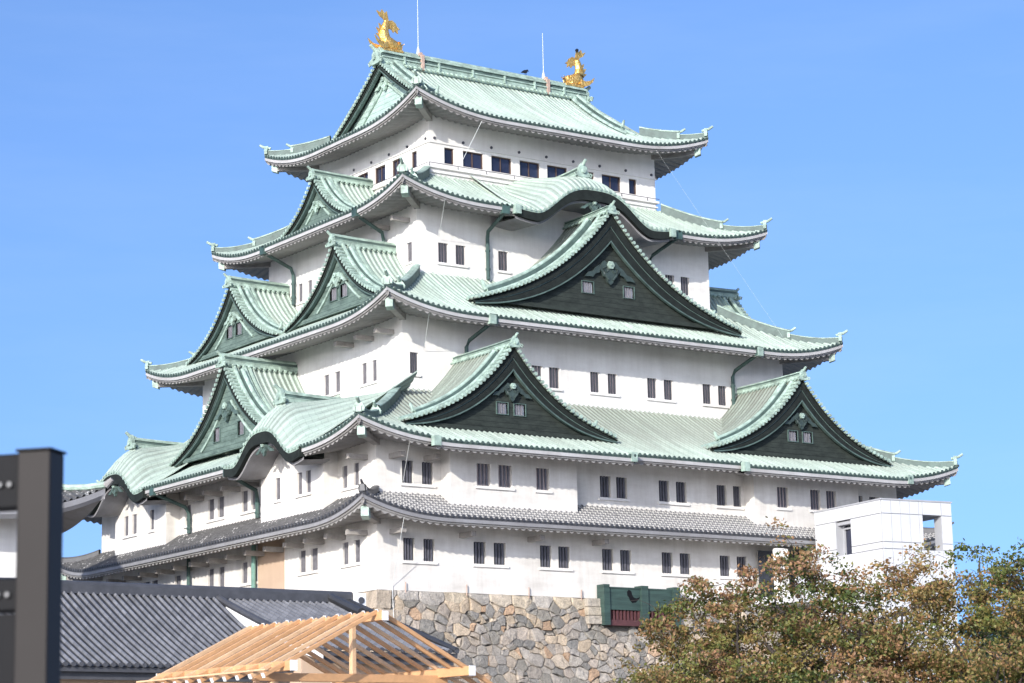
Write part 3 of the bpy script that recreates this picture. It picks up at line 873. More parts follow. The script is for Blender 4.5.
# right (east) face
for c in (7.95, 28.11):
    gable(PR[2], c, 1.0, 13.0, 6.75, 4.5, 5.8, 'panel_dark', [(-.9, -.2, 9.35, 9.95), (.2, .92, 9.35, 9.95)], 1.0, RM, base=8.45, board_h=.80, recess=.42, inner=False, pendant_mat='carving', pend=(10.75, .85), rht=.40, fsc=.62)
gable(PR[3], 18.0, 1.15, 22.45, 9.5, 6.05, 4.6, 'panel_dark', [(-1.9, -1.1, 17.65, 18.30), (1.05, 1.8, 17.65, 18.30)], 1.25, RM, base=16.55, board_h=1.08, recess=.45, inner=False, pendant_mat='carving', pend=(19.25, 1.2), rht=.40, fsc=.62)
# left (south) face
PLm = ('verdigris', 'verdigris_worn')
gable(PL[2], 15.95, .15, 14.05, 6.6, 5.0, 5.2, 'panel_mid', [(-1.85, -1.1, 9.85, 10.65), (1.0, 1.75, 9.85, 10.65)], 1.0, PLm, base=9.25, board_h=.42, recess=.36, pendant_mat='trim_dark', pend=(11.6, .95), rht=.62, fsc=.75)
for c in (9.86, 21.96):
    for PP in (PL[3], PX[3]):
        gable(PP, c, 1.05, 20.2, 5.55, 4.0, 4.4, 'panel_mid', [(-.95, -.15, 17.1, 17.85), (.2, 1.0, 17.1, 17.85)] if PP is PL[3] else [], .9, PLm, base=16.45, board_h=.36, recess=.36, pendant_mat='trim', pend=(18.35, .72), rht=.58, fsc=.7)
for PP in (PL[4], PX[4]):
    gable(PP, 15.91, 1.75, 25.75, 4.7, 3.25, 4.4, 'panel_mid', [], .85, PLm, base=22.95, board_h=.32, recess=.36, pendant_mat='trim', pend=(24.15, .62), rht=.52, fsc=.66)
# top roof: gables of the irimoya at both ends, main ridge
Ytop = 15.905
def topcurve():
    out = []
    for i in range(19):
        x = 5.9 * i / 18; out.append((x, ZE[5] + RISE[5] - roofz(5, 9, DEP[5] - x)))
    return out
zr5 = ZE[5] + RISE[5]
for side in 'LX':
    Pq = face(5, side)
    gable(lambda s, o, z, Pq=Pq: Pq(s, o - .55, z), Ytop, 0, zr5 + .02, 5.9, 4.0, 1.5, 'panel_pale', [], 1.0, build_roof=False, curve=topcurve(), base=29.75, board_h=.36, recess=.6, pendant_mat='trim', ridge=False, name='top_gable')
mr = MB()
def ridge_part(z0_, z1_, wd, x0_, x1_): mr.box(WP, x0_, x1_, Ytop - wd, Ytop + wd, z0_, z1_)
xa, xb = 10.35, 25.7
ridge_part(zr5 - .25, zr5 + .22, .42, xa, xb); ridge_part(zr5 + .222, zr5 + .30, .50, xa, xb); mr.cm = 1; ridge_part(zr5 + .302, zr5 + .52, .36, xa, xb); mr.cm = 0; ridge_part(zr5 + .522, zr5 + .60, .46, xa, xb); ridge_part(zr5 + .602, zr5 + .72, .30, xa, xb)
mr.tube([(xa, Ytop, zr5 + .80), (xb, Ytop, zr5 + .80)], .17, 9)
x = xa + .3
while x < xb:
    for sg in (-1, 1): mr.tube([(x, Ytop + sg * .40, zr5 - .06), (x, Ytop + sg * .66, zr5 - .2)], .085, 6)
    x += PER
for x in (11.9, 14.4, 16.9, 19.3, 21.6, 23.9):
    mr.box(WP, x - .05, x + .05, Ytop - .54, Ytop - .41, zr5 - .02, zr5 + .46)
mr.build('main_ridge', [M['trim'], M['trim_dark']], r5)
dk = MB()
for x in (13.2, 15.7, 18.1, 20.4, 22.7): dk.box(WP, x - .3, x + .3, Ytop - .375, Ytop - .36, zr5 + .34, zr5 + .48)
dk.build('ridge_slot', M['edge'], r5)
for side, xo in (('L', 0), ('X', 0)):
    Pq = face(5, side); finial(lambda s, o, z, Pq=Pq: Pq(s, o - .55, z), Ytop, .12, zr5 - .05, 1.0, M['trim'], r5)
# lightning rods on the main ridge
for x, h in ((13.2, 4.6), (22.65, 3.1)):
    rm = MB(); zz = zr5 + .9
    rm.tube([(x, Ytop, zz), (x, Ytop, zz + .35), (x, Ytop, zz + .55)], [.14, .09, .035], 10); rm.tube([(x, Ytop, zz + .5), (x, Ytop, zz + h)], [.024, .013], 7)
    ro = rm.build('lightning_rod', M['rod'], r5)
    sm = MB(); sm.box(WP, x - .09, x + .09, Ytop - .56, Ytop - .34, zr5 - .2, zr5 + .8); sm.box(WP, x - .09, x + .09, Ytop - .34, Ytop + .34, zr5 + .80, zr5 + 1.0)
    sm.build('rod_bracket', M['rust'], r5)

# ---- karahafu (undulating gables)
def karahafu(P, c, off, w, zc, zf, zr, back, mats, wall_o, infill_base, name='undulating_gable_roof', rz=None, finsc=1.0):
    def shp(u):
        u = abs(u)
        if u < .76: return .5 * (1 + math.cos(PI * (u / .76) ** 1.45))
        return .07 * ((u - .76) / .24) ** 2
    def zfront(a): return zf + (zc - zf) * shp((a - c) / w)
    def zat(a, t):
        u = abs(a - c) / w
        r = 1 - (1 - min(1, t / 1.7)) ** 2
        hump = max(0, 1 - (u / 1.0) ** 1.15)
        return zfront(a) + r * (zr - zc) * hump + .10 * max(0, t - 1.7) + max(0, t - .2) * .56 * (1 - hump)
    cols = columns(c - w, c + w, c - PER / 2); rows = 14; PT = [[] for _ in range(rows)]; UV = [[] for _ in range(rows)]
    for a, h, u in cols:
        for i in range(rows):
            t = back * (i / (rows - 1)) ** 1.4
            PT[i].append(P(a, off - t, zat(a, t) + h)); UV[i].append((u, t))
    rm = MB(); rm.grid(PT, UV); root = rm.build(name, mats, keep)
    ed = MB(); low = [P(a, off - .02, zfront(a) - .12) for a, h, u in cols]; ed.grid([PT[0], low])
    k_ = -int(w / PER)
    while k_ * PER < w:
        a = c + k_ * PER; k_ += 1; z = zfront(a) + .02
        ed.prism(P, [(a + .085 * math.cos(q * PI / 3.5), z + .085 * math.sin(q * PI / 3.5)) for q in range(7)], off - .01, off + .05)
    ed.build('verge_edge', M['trim'], root)
    n = 60; xs = [c - w + 2 * w * i / n for i in range(n + 1)]
    b = MB(); 
    def th(a): return .74 - .22 * min(1, abs(a - c) / w)
    A = [P(a, off - .04, zfront(a) - .10) for a in xs]; B = [P(a, off - .04, zfront(a) - th(a)) for a in xs]; C_ = [P(a, off - .30, zfront(a) - th(a)) for a in xs]
    D_ = [P(a, off - .30, zfront(a) - th(a) - .14) for a in xs]; E_ = [P(a, off - .42, zfront(a) - th(a) - .14) for a in xs]
    b.grid([A, B, C_])
    for a in (c - w, c + w): b.poly([P(a, off - .04, zfront(a)), P(a, off - .04, zfront(a) - th(a)), P(a, off - 1.5, zfront(a) - th(a)), P(a, off - 1.5, zfront(a) + .3)])
    b.build('barge_board', M['board'], root)
    sfm = MB(); sfm.grid([C_, D_, E_]); G_ = [P(a, wall_o - .05, zfront(a) - th(a) - .0) for a in xs]; sfm.grid([E_, G_]); sfm.build('gable_soffit', M['eave_gray'], root)
    inf = MB(); xi = [a for a in xs if abs(a - c) < w * .93]
    inf.grid([[P(a, wall_o + .03, max(infill_base, zfront(a) - .3)) for a in xi], [P(a, wall_o + .03, infill_base) for a in xi]])
    inf.build('gable_infill', M['plaster'], root)
    pendant(P, c, off - .34, zc - .85, .62, M['trim_dark'], root)
    zrr = zr - .02
    ridge_stack(P, c, off - 1.35, off - back, zrr, .26, .62, M['trim'], root, rise=0.12)
    finial(P, c, off - 1.25, zrr + .1, .85 * finsc, M['trim'], root)
    return root
karahafu(PL[2], 7.05, 2.75, 4.05, 8.85, 7.33, 10.35, 7.3, M['verdigris'], .85, 8.0)
karahafu(PL[2], 24.8, 2.75, 4.05, 8.85, 7.33, 10.35, 7.3, M['verdigris'], .85, 8.0)
karahafu(PR[4], 18.03, 2.75, 5.55, 24.15, 22.30, 25.15, 5.0, M['verdigris'], 0, 22.6)

# ---- downpipes
def pipe(P, pts, r=.11, mat='pipe', bands=True):
    m = MB(); m.tube([P(*q) for q in pts], r, 8)
    o = pts[0]; m.box(P, o[0] - .24, o[0] + .24, o[1] - .2, o[1] + .2, o[2] - .1, o[2] + .42)
    for q in (.3, .75):
        a, b = pts[-2], pts[-1]; z = a[2] + (b[2] - a[2]) * q; m.tube([P(a[0], a[1], z - .06), P(a[0], a[1], z + .06)], r * 1.3, 8)
    m.build('downpipe', M[mat], keep)
def dpipe(P, s_top, s_wall, ze, zb, ov=2.45, mat='pipe'):
    pipe(P, [(s_top, ov, ze - .35), (s_top * .3 + s_wall * .7, .45, ze - 1.0), (s_wall, .22, ze - 1.35), (s_wall, .22, zb)], mat=mat)
dpipe(PR[4], 11.75, 12.1, 22.35, 18.6); dpipe(PR[4], 24.2, 23.8, 22.4, 18.6)
dpipe(PR[3], 8.7, 8.5, 15.2, 12.0); dpipe(PR[3], 27.5, 27.4, 15.2, 12.0)
dpipe(PL[4], 9.9, 10.65, 22.4, 20.4); dpipe(PL[4], 20.5, 20.95, 22.4, 19.2)
dpipe(PL[2], 10.95, 11.9, 7.35, 4.9, 2.5); dpipe(PL[2], 19.9, 19.9, 7.4, 4.9, 2.4)
m = MB(); m.tube([PL[1](12.25, .25, 3.6), PL[1](12.25, .25, .1)], .13, 8); m.build('downpipe', M['pipe_pale'], keep)
m = MB(); m.tube([PL[1](19.85, .25, 3.6), PL[1](19.85, .25, .1)], .11, 8); m.build('downpipe', M['pipe'], keep)
m = MB(); m.tube([PL[3](19.6, 2.5, 15.2), PL[3](19.6, 1.6, 15.2), PL[3](19.6, 1.6, 13.9)], .13, 8); m.box(PL[3], 19.35, 19.85, 2.2, 2.75, 15.0, 15.45); m.build('downpipe', M['trim'], keep)
# rain-water heads at the steps of the eaves
for P, s, o, z in ((PR[2], 1.75, 2.9, 7.25), (PR[2], 14.15, 2.9, 7.25), (PR[2], 21.95, 2.9, 7.25), (PR[2], 34.3, 2.9, 7.3), (PR[4], 12.45, 2.7, 22.25), (PR[4], 23.6, 2.7, 22.25), (PR[3], 8.6, 2.55, 15.0), (PR[3], 27.5, 2.55, 15.0)):
    hm = MB(); hm.box(P, s - .2, s + .2, o - .15, o + .16, z - .28, z + .22); hm.build('gutter_head', M['trim'], keep)
# lightning cables hanging from eave to wall
cb = [[(11.84, 7.2, 27.9), (11.21, 8.6, 25.5)], [(7.68, 4.9, 22.2), (8.83, 7.3, 20.7)], [(4.69, 2.0, 15.2), (5.77, 4.3, 13.5)], [(.46, -2.5, 7.3), (1.5, -.15, 5.5)], [(.3, -2.1, 3.4), (.85, -.06, .2), (.1, -1.5, -4.6), (-.3, -2.6, -12.0)]]
for q in cb:
    cm = MB(); cm.tube(q, .015, 5); cm.build('lightning_cable', M['wire'], keep)
cm = MB(); cm.tube([(24.6, 7.2, 28.0), (29.6, 2.0, 15.9)], .003, 4)
cm.build('lightning_cable', M['wire'], keep)
sp_ = MB()
for s in (1.6, 5.3, 9.2, 12.6, 19.6, 23.4): sp_.tube([(s, -.12, -.15), (s, -.12, .42)], .03, 5)
sp_.build('ground_peg', M['rust'], keep)

# ================================================================== STONE BASE
base = thing('stone_base', 'steep dry stone wall of grey, tan and orange blocks carrying the keep', 'stone wall')
rng = random.Random(3)
PAL = [(.36, .325, .28), (.28, .262, .235), (.21, .20, .182), (.42, .355, .285), (.46, .37, .27), (.36, .322, .278), (.43, .295, .195), (.48, .40, .31), (.30, .275, .245), (.24, .225, .20), (.40, .34, .28), (.26, .24, .205), (.34, .30, .255)]
def slope(dn): return .16 * dn + .018 * dn * dn           # outward run at depth dn below the top
def clip(poly, px, pz, nx, nz):
    out = []
    for i in range(len(poly)):
        a, b = poly[i], poly[(i + 1) % len(poly)]
        da = (a[0] - px) * nx + (a[1] - pz) * nz; db = (b[0] - px) * nx + (b[1] - pz) * nz
        if da <= 0: out.append(a)
        if (da < 0 < db) or (db < 0 < da):
            f = da / (da - db); out.append((a[0] + f * (b[0] - a[0]), a[1] + f * (b[1] - a[1])))
    return out
def stone_face(P, a0, a1, name, hole=None):
    """P(a, out, z); courses of irregular blocks made from a stretched Voronoi pattern"""
    Hh = -GROUND; seeds = []; z = -.36
    mb = MB(); bk = MB()
    nz_ = 14
    dd = [Hh * i / nz_ for i in range(nz_ + 1)]
    def ext(dn): return slope(dn)
    bk.grid([[P(a0 - ext(d), ext(d) - .10, -d), P(a1 + ext(d), ext(d) - .10, -d)] for d in dd])
    row = 0
    while z > -Hh - .5:
        hgt = rng.uniform(.34, .58) if row else .5
        a = a0 - slope(-z) - rng.uniform(0, .6)
        while a < a1 + slope(-z) + .5:
            wd = rng.uniform(.34, .92) if row else rng.uniform(.9, 1.6)
            big = rng.random() < .06
            seeds.append((a + wd / 2, z + rng.uniform(-.26, .26) * (1 if row else .2), row, rng.uniform(-.15, .16) if row else 0)); a += wd
        z -= hgt; row += 1
    for _ in range(int(len(seeds) * .35)):
        q_ = rng.choice(seeds); seeds.append((q_[0] + rng.uniform(.25, .5), min(-.75, q_[1] + rng.uniform(-.38, .38)), 9, -.14))
    for i, (sx, sz, rw, wi) in enumerate(seeds):
        poly = [(sx - 2, sz - 1.6), (sx + 2, sz - 1.6), (sx + 2, sz + 1.6), (sx - 2, sz + 1.6)]
        for j, (tx, tz, _, wj) in enumerate(seeds):
            if j == i or abs(tx - sx) > 2.6 or abs(tz - sz) > 2.0: continue
            k2 = 1.7
            nx, nz = (tx - sx), (tz - sz) * k2
            f_ = .5 + max(-.32, min(.32, (wi - wj) / (2 * ((tx - sx) ** 2 + k2 * (tz - sz) ** 2) + .05)))
            mx, mz = sx + (tx - sx) * f_, sz + (tz - sz) * f_
            poly = clip(poly, mx, mz, nx, nz)
            if len(poly) < 3: break
        if len(poly) < 3: continue
        poly = clip(poly, 0, -.0, 0, 1); 
        if len(poly) < 3: continue
        poly = clip(poly, 0, -Hh, 0, -1)
        if len(poly) < 3: continue
        e_ = slope(max(0, -sz))
        poly = clip(poly, a1 + e_, 0, 1, 0)
        if len(poly) >= 3: poly = clip(poly, a0 - e_, 0, -1, 0)
        if len(poly) < 3: continue
        if hole and hole[0] < sx < hole[1] and hole[2] < sz < hole[3] + 1: continue
        cx = sum(p[0] for p in poly) / len(poly); cz = sum(p[1] for p in poly) / len(poly)
        # subdivide the outline a little, jitter, inset rings
        pts = []
        for q in range(len(poly)):
            A, B = poly[q], poly[(q + 1) % len(poly)]
            pts.append(A); L2 = math.hypot(B[0] - A[0], B[1] - A[1])
            if L2 > .3: pts.append(((A[0] + B[0]) / 2 + rng.uniform(-.055, .055), (A[1] + B[1]) / 2 + rng.uniform(-.055, .055)))
        tone = rng.choice(PAL[:]); 
        if rw == 0: tone = rng.choice([(.50, .43, .34), (.46, .42, .37), (.40, .38, .36), (.52, .44, .33)])
        v = rng.uniform(1.0, 1.35); mb.ct = tuple(min(1, q * v) for q in tone)
        prj = rng.uniform(.02, .15)
        tl, tr_ = rng.uniform(-.12, .12), rng.uniform(-.12, .12)
        rings = []
        for ins, dep in ((.99, -.10), (.97, .30), (.88, .85), (.62, 1.0)):
            ring = []
            for q in pts:
                a = cx + (q[0] - cx) * ins; z_ = cz + (q[1] - cz) * ins
                o = slope(max(0, -z_)) + (prj * dep if dep > 0 else -.12) + (tl * (a - cx) + tr_ * (z_ - cz)) * (1 if dep > 0 else 0) + rng.uniform(-.012, .012)
                ring.append(P(a, o, z_))
            rings.append(ring)
        mb.grid(rings, wrap=True)
        mb.poly(rings[-1])
    o = mb.build(name, M['stone'], base); bk.build('wall_core', M['mortar'], base)
stone_face(face(1, 'R'), 0, XL, 'stone_facing', hole=(13.75, 18.75, -1.55, .2))
stone_face(face(1, 'L'), 0, YL, 'stone_facing')
tp = MB(); tp.poly([(-.02, -.02, -.02), (XL, -.02, -.02), (XL, YL, -.02), (-.02, YL, -.02)])
dn = -GROUND; q = slope(dn)
tp.poly([(XL, 0, -.02), (XL, YL, -.02), (XL + q, YL + q, GROUND), (XL + q, -q, GROUND)]); tp.poly([(0, YL, -.02), (XL, YL, -.02), (XL + q, YL + q, GROUND), (-q, YL + q, GROUND)])
tp.build('wall_core', M['mortar'], base)
# cut blocks at the near corner (alternating long and short) and the pale dressed blocks beside the shutter box
cn = MB(); z = -.02; i = 0
while z > -12.2:
    h = rng.uniform(.75, 1.0); e1 = slope(-z); e2 = slope(-(z - h)); lx, ly = (1.7, .8) if i % 2 else (.8, 1.7)
    v = rng.uniform(.85, 1.1); cn.ct = tuple(q * v for q in rng.choice([(.52, .43, .32), (.48, .40, .31), (.46, .42, .36)]))
    t_ = .13; g_ = .02
    cn.hexa([Vector((-e2 - t_, -e2 - t_, z - h + g_)), Vector((-e2 + lx, -e2 - t_, z - h + g_)), Vector((-e2 + lx, -e2 + ly, z - h + g_)), Vector((-e2 - t_, -e2 + ly, z - h + g_)),
             Vector((-e1 - t_, -e1 - t_, z - g_)), Vector((-e1 + lx, -e1 - t_, z - g_)), Vector((-e1 + lx, -e1 + ly, z - g_)), Vector((-e1 - t_, -e1 + ly, z - g_))])
    z -= h; i += 1
for k_ in range(3):
    cn.ct = rng.choice([(.52, .46, .38), (.54, .47, .37), (.50, .46, .40)])
    for xa_, xb_ in ((12.75, 13.66), (18.85, 19.8)):
        c2 = MB(); c2.ct = cn.ct; c2.box(WP, xa_, xb_, -.42 - .05 * k_, .2, -.48 - .46 * k_, -.04 - .46 * k_); o2 = c2.build('dressed_block', M['stone'], base); b2_ = o2.modifiers.new('bevel', 'BEVEL'); b2_.width = .04; b2_.segments = 2
ob = cn.build('corner_blocks', M['stone'], base)
bv = ob.modifiers.new('bevel', 'BEVEL'); bv.width = .05; bv.segments = 2

# ---- green copper shutter box set into the top of the stone wall
sh = thing('shutter_box', 'dark green copper clad box with red lattice set into top of stone wall', 'shutter', (16.25, -.6, -1.4)); Q = local(sh)
def QB(m, *a): m.box(Q, *a)
m = MB()
for a, b in ((13.95, 16.15), (16.55, 18.35)): QB(m, a, b, -.66, -.2, -.62, .52)
m.build('cladding', M['clad_green'], sh)
for a, b in ((13.60, 13.98), (16.12, 16.58), (18.32, 18.78)):
    m = MB(); QB(m, a, b, -.78, -.15, -1.45, .70); m.build('post', M['clad_green'], sh)
m = MB(); QB(m, 13.95, 18.4, -.70, -.1, .50, .58); m.build('top_rail', M['clad_green'], sh)
for a0_, b0_ in ((13.98, 16.12), (16.58, 18.32)):
    m = MB(); QB(m, a0_, b0_, -.62, -.3, -1.45, -1.15); QB(m, a0_, b0_, -.30, -.25, -1.15, -.62); a = a0_ + .1
    while a < b0_ - .1: QB(m, a, a + .11, -.58, -.44, -1.15, -.62); a += .24
    m.build('lattice', M['red_wood'], sh)
m = MB(); m.prism(Q, [(15.3, .35), (15.5, .42), (15.58, .2), (15.75, .02), (16.0, .1), (16.1, .26), (15.95, .02), (15.72, -.22), (15.5, -.10), (15.36, .05)], .675, .66) if False else None
m = MB(); m.prism(lambda a, o, z: Q(a, -o, z), [(15.22, .36), (15.34, .46), (15.50, .40), (15.56, .2), (15.66, .06), (15.86, .02), (16.08, .10), (16.04, .02), (15.80, -.20), (15.56, -.24), (15.40, -.10), (15.34, .05), (15.24, .15)], .655, .672)  # thin dark sheet standing in for a patch of shade on the cladding
m.build('shadow_patch', M['steel_black'], sh)

# ================================================================== GOLDEN SHACHI
def shachi(name, label, x, flip):
    t = thing(name, label, 'statue', (x, Ytop, zr5 + .86), 'golden fish ornaments on the top ridge')
    def q(a, b, z): return Vector((a * flip, b, z))
    m = MB()
    path = [(1.02, .26, .18), (.80, .30, .29), (.48, .34, .37), (.14, .42, .41), (-.12, .66, .38), (-.20, 1.0, .32), (-.15, 1.32, .26), (-.07, 1.62, .21), (-.02, 1.88, .14)]
    pts = [q(a, 0, z) for a, z, r in path]
    # smooth the body curve
    P_ = []; Rr = []
    for i in range(len(path) - 1):
        for f in (0, .33, .66):
            a = [path[max(i - 1, 0)], path[i], path[i + 1], path[min(i + 2, len(path) - 1)]]
            def cr(k_): return .5 * (2 * a[1][k_] + (a[2][k_] - a[0][k_]) * f + (2 * a[0][k_] - 5 * a[1][k_] + 4 * a[2][k_] - a[3][k_]) * f * f + (3 * a[1][k_] - a[0][k_] - 3 * a[2][k_] + a[3][k_]) * f ** 3)
            P_.append(q(cr(0), 0, cr(1))); Rr.append(cr(2) * (1 + .06 * ((i * 3 + int(f * 3)) % 2)))
    m.tube(P_, Rr, 14, flat=(.78, 1.0))
    m.tube([q(.55, 0, .16), q(.9, 0, .10), q(1.12, 0, .06)], [.26, .2, .1], 10, flat=(1.0, .55))           # lower jaw
    for sg in (-1, 1):
        m.tube([q(.72, .2 * sg, .50), q(.86, .22 * sg, .50)], [.11, .07], 8)                                # eye bosses
        m.tube([q(.95, .1 * sg, .40), q(1.15, .14 * sg, .52)], [.06, .02], 6)                               # whiskers
    bo = m.build('fish_body', M['gold'], t, smooth=True)
    fm = MB(); fp = lambda a, o, z: q(a, o, z)
    fm.prism(fp, [(-.10, 1.72), (-.26, 1.96), (-.50, 2.08), (-.72, 2.40), (-.44, 2.30), (-.36, 2.52), (-.16, 2.30), (-.02, 2.46), (.06, 2.12), (.12, 1.86), (.06, 1.70)], -.05, .05)
    fm.prism(fp, [(.0, 1.56), (.10, 1.86), (.36, 1.94), (.62, 1.78), (.70, 1.60), (.92, 1.44), (.74, 1.40), (.78, 1.16), (.56, 1.32), (.46, 1.18), (.34, 1.36), (.16, 1.38), (.06, 1.44)], -.05, .05)
    fm.build('tail_fin', M['gold'], t)
    dm = MB(); sp = [(-.48, .66), (-.78, .94), (-.56, .96), (-.76, 1.32), (-.50, 1.24), (-.58, 1.62), (-.34, 1.46), (-.10, 1.36), (-.3, .92), (-.3, .62)]
    dm.prism(fp, sp, -.04, .04); dm.build('dorsal_fin', M['gold'], t)
    for sg in (-1, 1):
        pm_ = MB(); pts = [(-.10, .46), (-.42, .34), (-.78, .42), (-1.12, .68), (-.98, .36), (-.72, .12), (-.40, -.02), (-.02, .10)]
        pm_.prism(lambda a, o, z, sg=sg: q(a, sg * (.26 + o + .12 * max(0, -a)), z), pts, -.03, .03); pm_.build('pectoral_fin', M['gold'], t)
    b2 = MB(); b2.box(q, -.35, 1.0, -.26, .26, -.10, .06); b2.build('fish_plinth', M['gold'], t)
    return t
shachi('golden_fish_statue', 'golden fish ornament with raised tail on the left end of the top ridge', 10.95, 1)
shachi('golden_fish_statue', 'golden fish ornament on right end of top ridge, with a crow on its tail', 25.30, -1)

def crow(loc, rz, label):
    t = thing('crow', label, 'bird', loc, 'crows on the top roof'); t.rotation_euler = (0, 0, rz)
    m = MB()
    m.tube([(-.42, 0, .10), (-.26, 0, .17), (-.08, 0, .21), (.08, 0, .26), (.17, 0, .34), (.24, 0, .37), (.30, 0, .36), (.40, 0, .34)], [.03, .07, .115, .105, .07, .065, .035, .008], 10, flat=(.85, 1))
    for s in (-1, 1): m.tube([(.0, .04 * s, .14), (.02, .045 * s, 0)], .014, 5)
    m.build('crow_body', M['crow'], t, smooth=True)
    wm_ = MB()
    for s in (-1, 1): wm_.prism(lambda a, o, z: Vector((a, s * (.085 + o), z)), [(.08, .28), (-.1, .28), (-.36, .14), (-.42, .08), (-.2, .11), (.04, .16)], 0, .02)
    wm_.build('crow_wings', M['crow'], t)
crow((25.36, Ytop, zr5 + .86 + 2.22), .9, 'small black crow perched on the tail of the golden fish')
crow((21.25, Ytop, zr5 + .97), .4, 'small black crow sitting on the top ridge left of the second rod')

# ================================================================== ELEVATOR TOWER
tw = thing('elevator_tower', 'boxy white panelled lift tower standing beside the right end of the keep', 'tower', (26.5, -8.55, GROUND))
ang = math.radians(-7)
ca, sa = math.cos(ang), math.sin(ang)
TH = 5.0 - GROUND
def TF(a, b, z): return Vector((a * ca - b * sa, a * sa + b * ca, z))     # a along front, b to the rear
WF, WDp = 4.7, 6.1
fr, lf, gp = MB(), MB(), MB()
zo0, zo1 = TH - 2.55, TH - .72
# panels with open joints over a grey backing
def panels(mb, mapf, length, openings, cols_):
    zs = [0, 2.6, 5.2, 7.8, 10.4, 12.9, TH - 2.62, TH - 2.25, TH - .72, TH]
    for j in range(len(zs) - 1):
        for i in range(len(cols_) - 1):
            a, b, z0_, z1_ = cols_[i], cols_[i + 1], zs[j], zs[j + 1]
            cx, cz = (a + b) / 2, (z0_ + z1_) / 2
            if any(o[0] < cx < o[1] and o[2] < cz < o[3] for o in openings): continue
            g2 = .018
            mb.hexa([mapf(a + g2, -.05, z0_ + g2), mapf(b - g2, -.05, z0_ + g2), mapf(b - g2, .0, z0_ + g2), mapf(a + g2, 0, z0_ + g2), mapf(a + g2, -.05, z1_ - g2), mapf(b - g2, -.05, z1_ - g2), mapf(b - g2, 0, z1_ - g2), mapf(a + g2, 0, z1_ - g2)])
opF = (2.72, 4.0, TH - 2.62, TH - .72)
panels(fr, lambda a, o, z: TF(a, o, z), WF, [opF], [0, .62, 1.24, 1.86, 2.48, 2.72, 4.0, WF])
fr.build('front_cladding', M['tower_panel'], tw)
opL = (1.45, 2.85, 6.0, TH - .72); 
panels(lf, lambda a, o, z: TF(o, a, z), WDp, [(2.75, 4.15, TH - 2.62, TH - .72), (2.2, 4.0, 4.0, 7.8)], [0, .9, 1.8, 2.75, 4.15, WDp])
lf.build('side_cladding', M['tower_panel'], tw)
bk = MB()
def core(a0, a1, b0, b1, z0_, z1_): bk.box(TF, a0, a1, b0, b1, z0_, z1_)
core(.02, 2.72, .02, 2.75, 0, TH - .01); core(.9, 2.72, 2.75, 4.15, 0, TH - .01); core(.02, 2.72, 4.15, WDp - .02, 0, TH - .01)
core(2.722, WF - .02, .02, WDp - .02, 0, TH - 2.63); core(2.722, WF - .02, .02, WDp - .02, TH - .71, TH - .012)
core(4.0, WF - .02, .02, .62, TH - 2.628, TH - .712); core(4.0, WF - .02, 4.4, WDp - .02, TH - 2.628, TH - .712)
core(.02, .9, 2.752, 4.148, 0, TH - 2.63); core(.02, .9, 2.752, 4.148, TH - .72, TH - .012)
bk.build('tower_core', M['tower_gap'], tw)
gl = MB(); gl.box(TF, .55, .6, 2.78, 4.12, TH - 2.6, TH - .95); go = gl.build('window', M['glass'], tw)
fm = MB()
for b0_, b1_ in ((2.76, 2.9), (4.0, 4.14)): fm.box(TF, .42, .54, b0_, b1_, TH - 2.6, TH - .76)
fm.box(TF, .42, .54, 2.9, 4.0, TH - 1.16, TH - 1.06); fm.box(TF, .1, .56, 2.76, 4.14, TH - .94, TH - .76); fm.build('window_frame', M['tower_gap'], go)
cp = MB(); cp.box(TF, -.06, WF + .06, -.06, WDp + .06, TH, TH + .09); cp.build('roof_coping', M['tower_gap'], tw)
dk = MB(); dk.box(TF, -.52, -.07, 2.1, 4.1, 4.0, 5.0); dk.build('entrance_canopy', M['tower_panel'], tw)

# link bridge between tower and keep
lk = thing('link_bridge', 'white covered link between the keep wall and the lift tower', 'bridge', (27.5, -.9, -.2)); Q2 = local(lk)
m = MB(); m.box(Q2, 24.65, 31.5, -3.6, -.02, -.1, .35); m.build('deck', M['tower_panel'], lk)
m = MB(); m.box(Q2, 24.75, 31.4, -3.5, -3.38, .35, 1.35); m.build('parapet', M['tower_panel'], lk)
for x_, w_ in ((24.8, .85), (27.3, .8), (30.2, .8)):
    m = MB(); m.box(Q2, x_, x_ + w_, -1.9, -1.6, .35, 3.0); m.build('pier', M['plaster'], lk)
m = MB(); m.box(Q2, 24.7, 31.4, -.55, -.45, .35, 3.0); m.build('recess_wall', M['dark_in'], lk)
m = MB(); m.box(Q2, 27.6, 31.5, -4.2, -2.3, 3.62, 3.86); m.build('canopy', M['tower_panel'], lk)

# ================================================================== SMALL KEEP (tiled corner at far left)
sk = thing('small_keep', 'smaller white keep with grey tiled roof, half hidden behind the gate post', 'castle', (-25, 18, GROUND)); Q3 = local(sk)
sx0, sx1, sy0, sy1 = -44.0, -14.5, 7.9, 24.0; ze_, ovs = 3.75, 2.3
m = MB(); m.box(Q3, sx0, sx1, sy0, sy1, -3.0, ze_ + .2); m.build('storey_wall', M['plaster'], sk)
m = MB(); e = 3.2
m.hexa([Q3(sx0 - e, sy0 - e, GROUND), Q3(sx1 + e, sy0 - e, GROUND), Q3(sx1 + e, sy1 + e, GROUND), Q3(sx0 - e, sy1 + e, GROUND), Q3(sx0, sy0, -3), Q3(sx1, sy0, -3), Q3(sx1, sy1, -3), Q3(sx0, sy1, -3)])
m.build('stone_plinth', M['mortar'], sk)
m = MB(); m.box(Q3, sx0 + 4, sx1 - 6.5, sy0 + 4, sy1 - 4, 3, 9.0); m.build('upper_wall', M['plaster'], sk)
def skz(ex, d): 
    c = max(0, 1 - ex / 6.0); return ze_ + .46 * d + .012 * d * d + 1.3 * c ** 2.2 * max(0, 1 - d / 6.5)
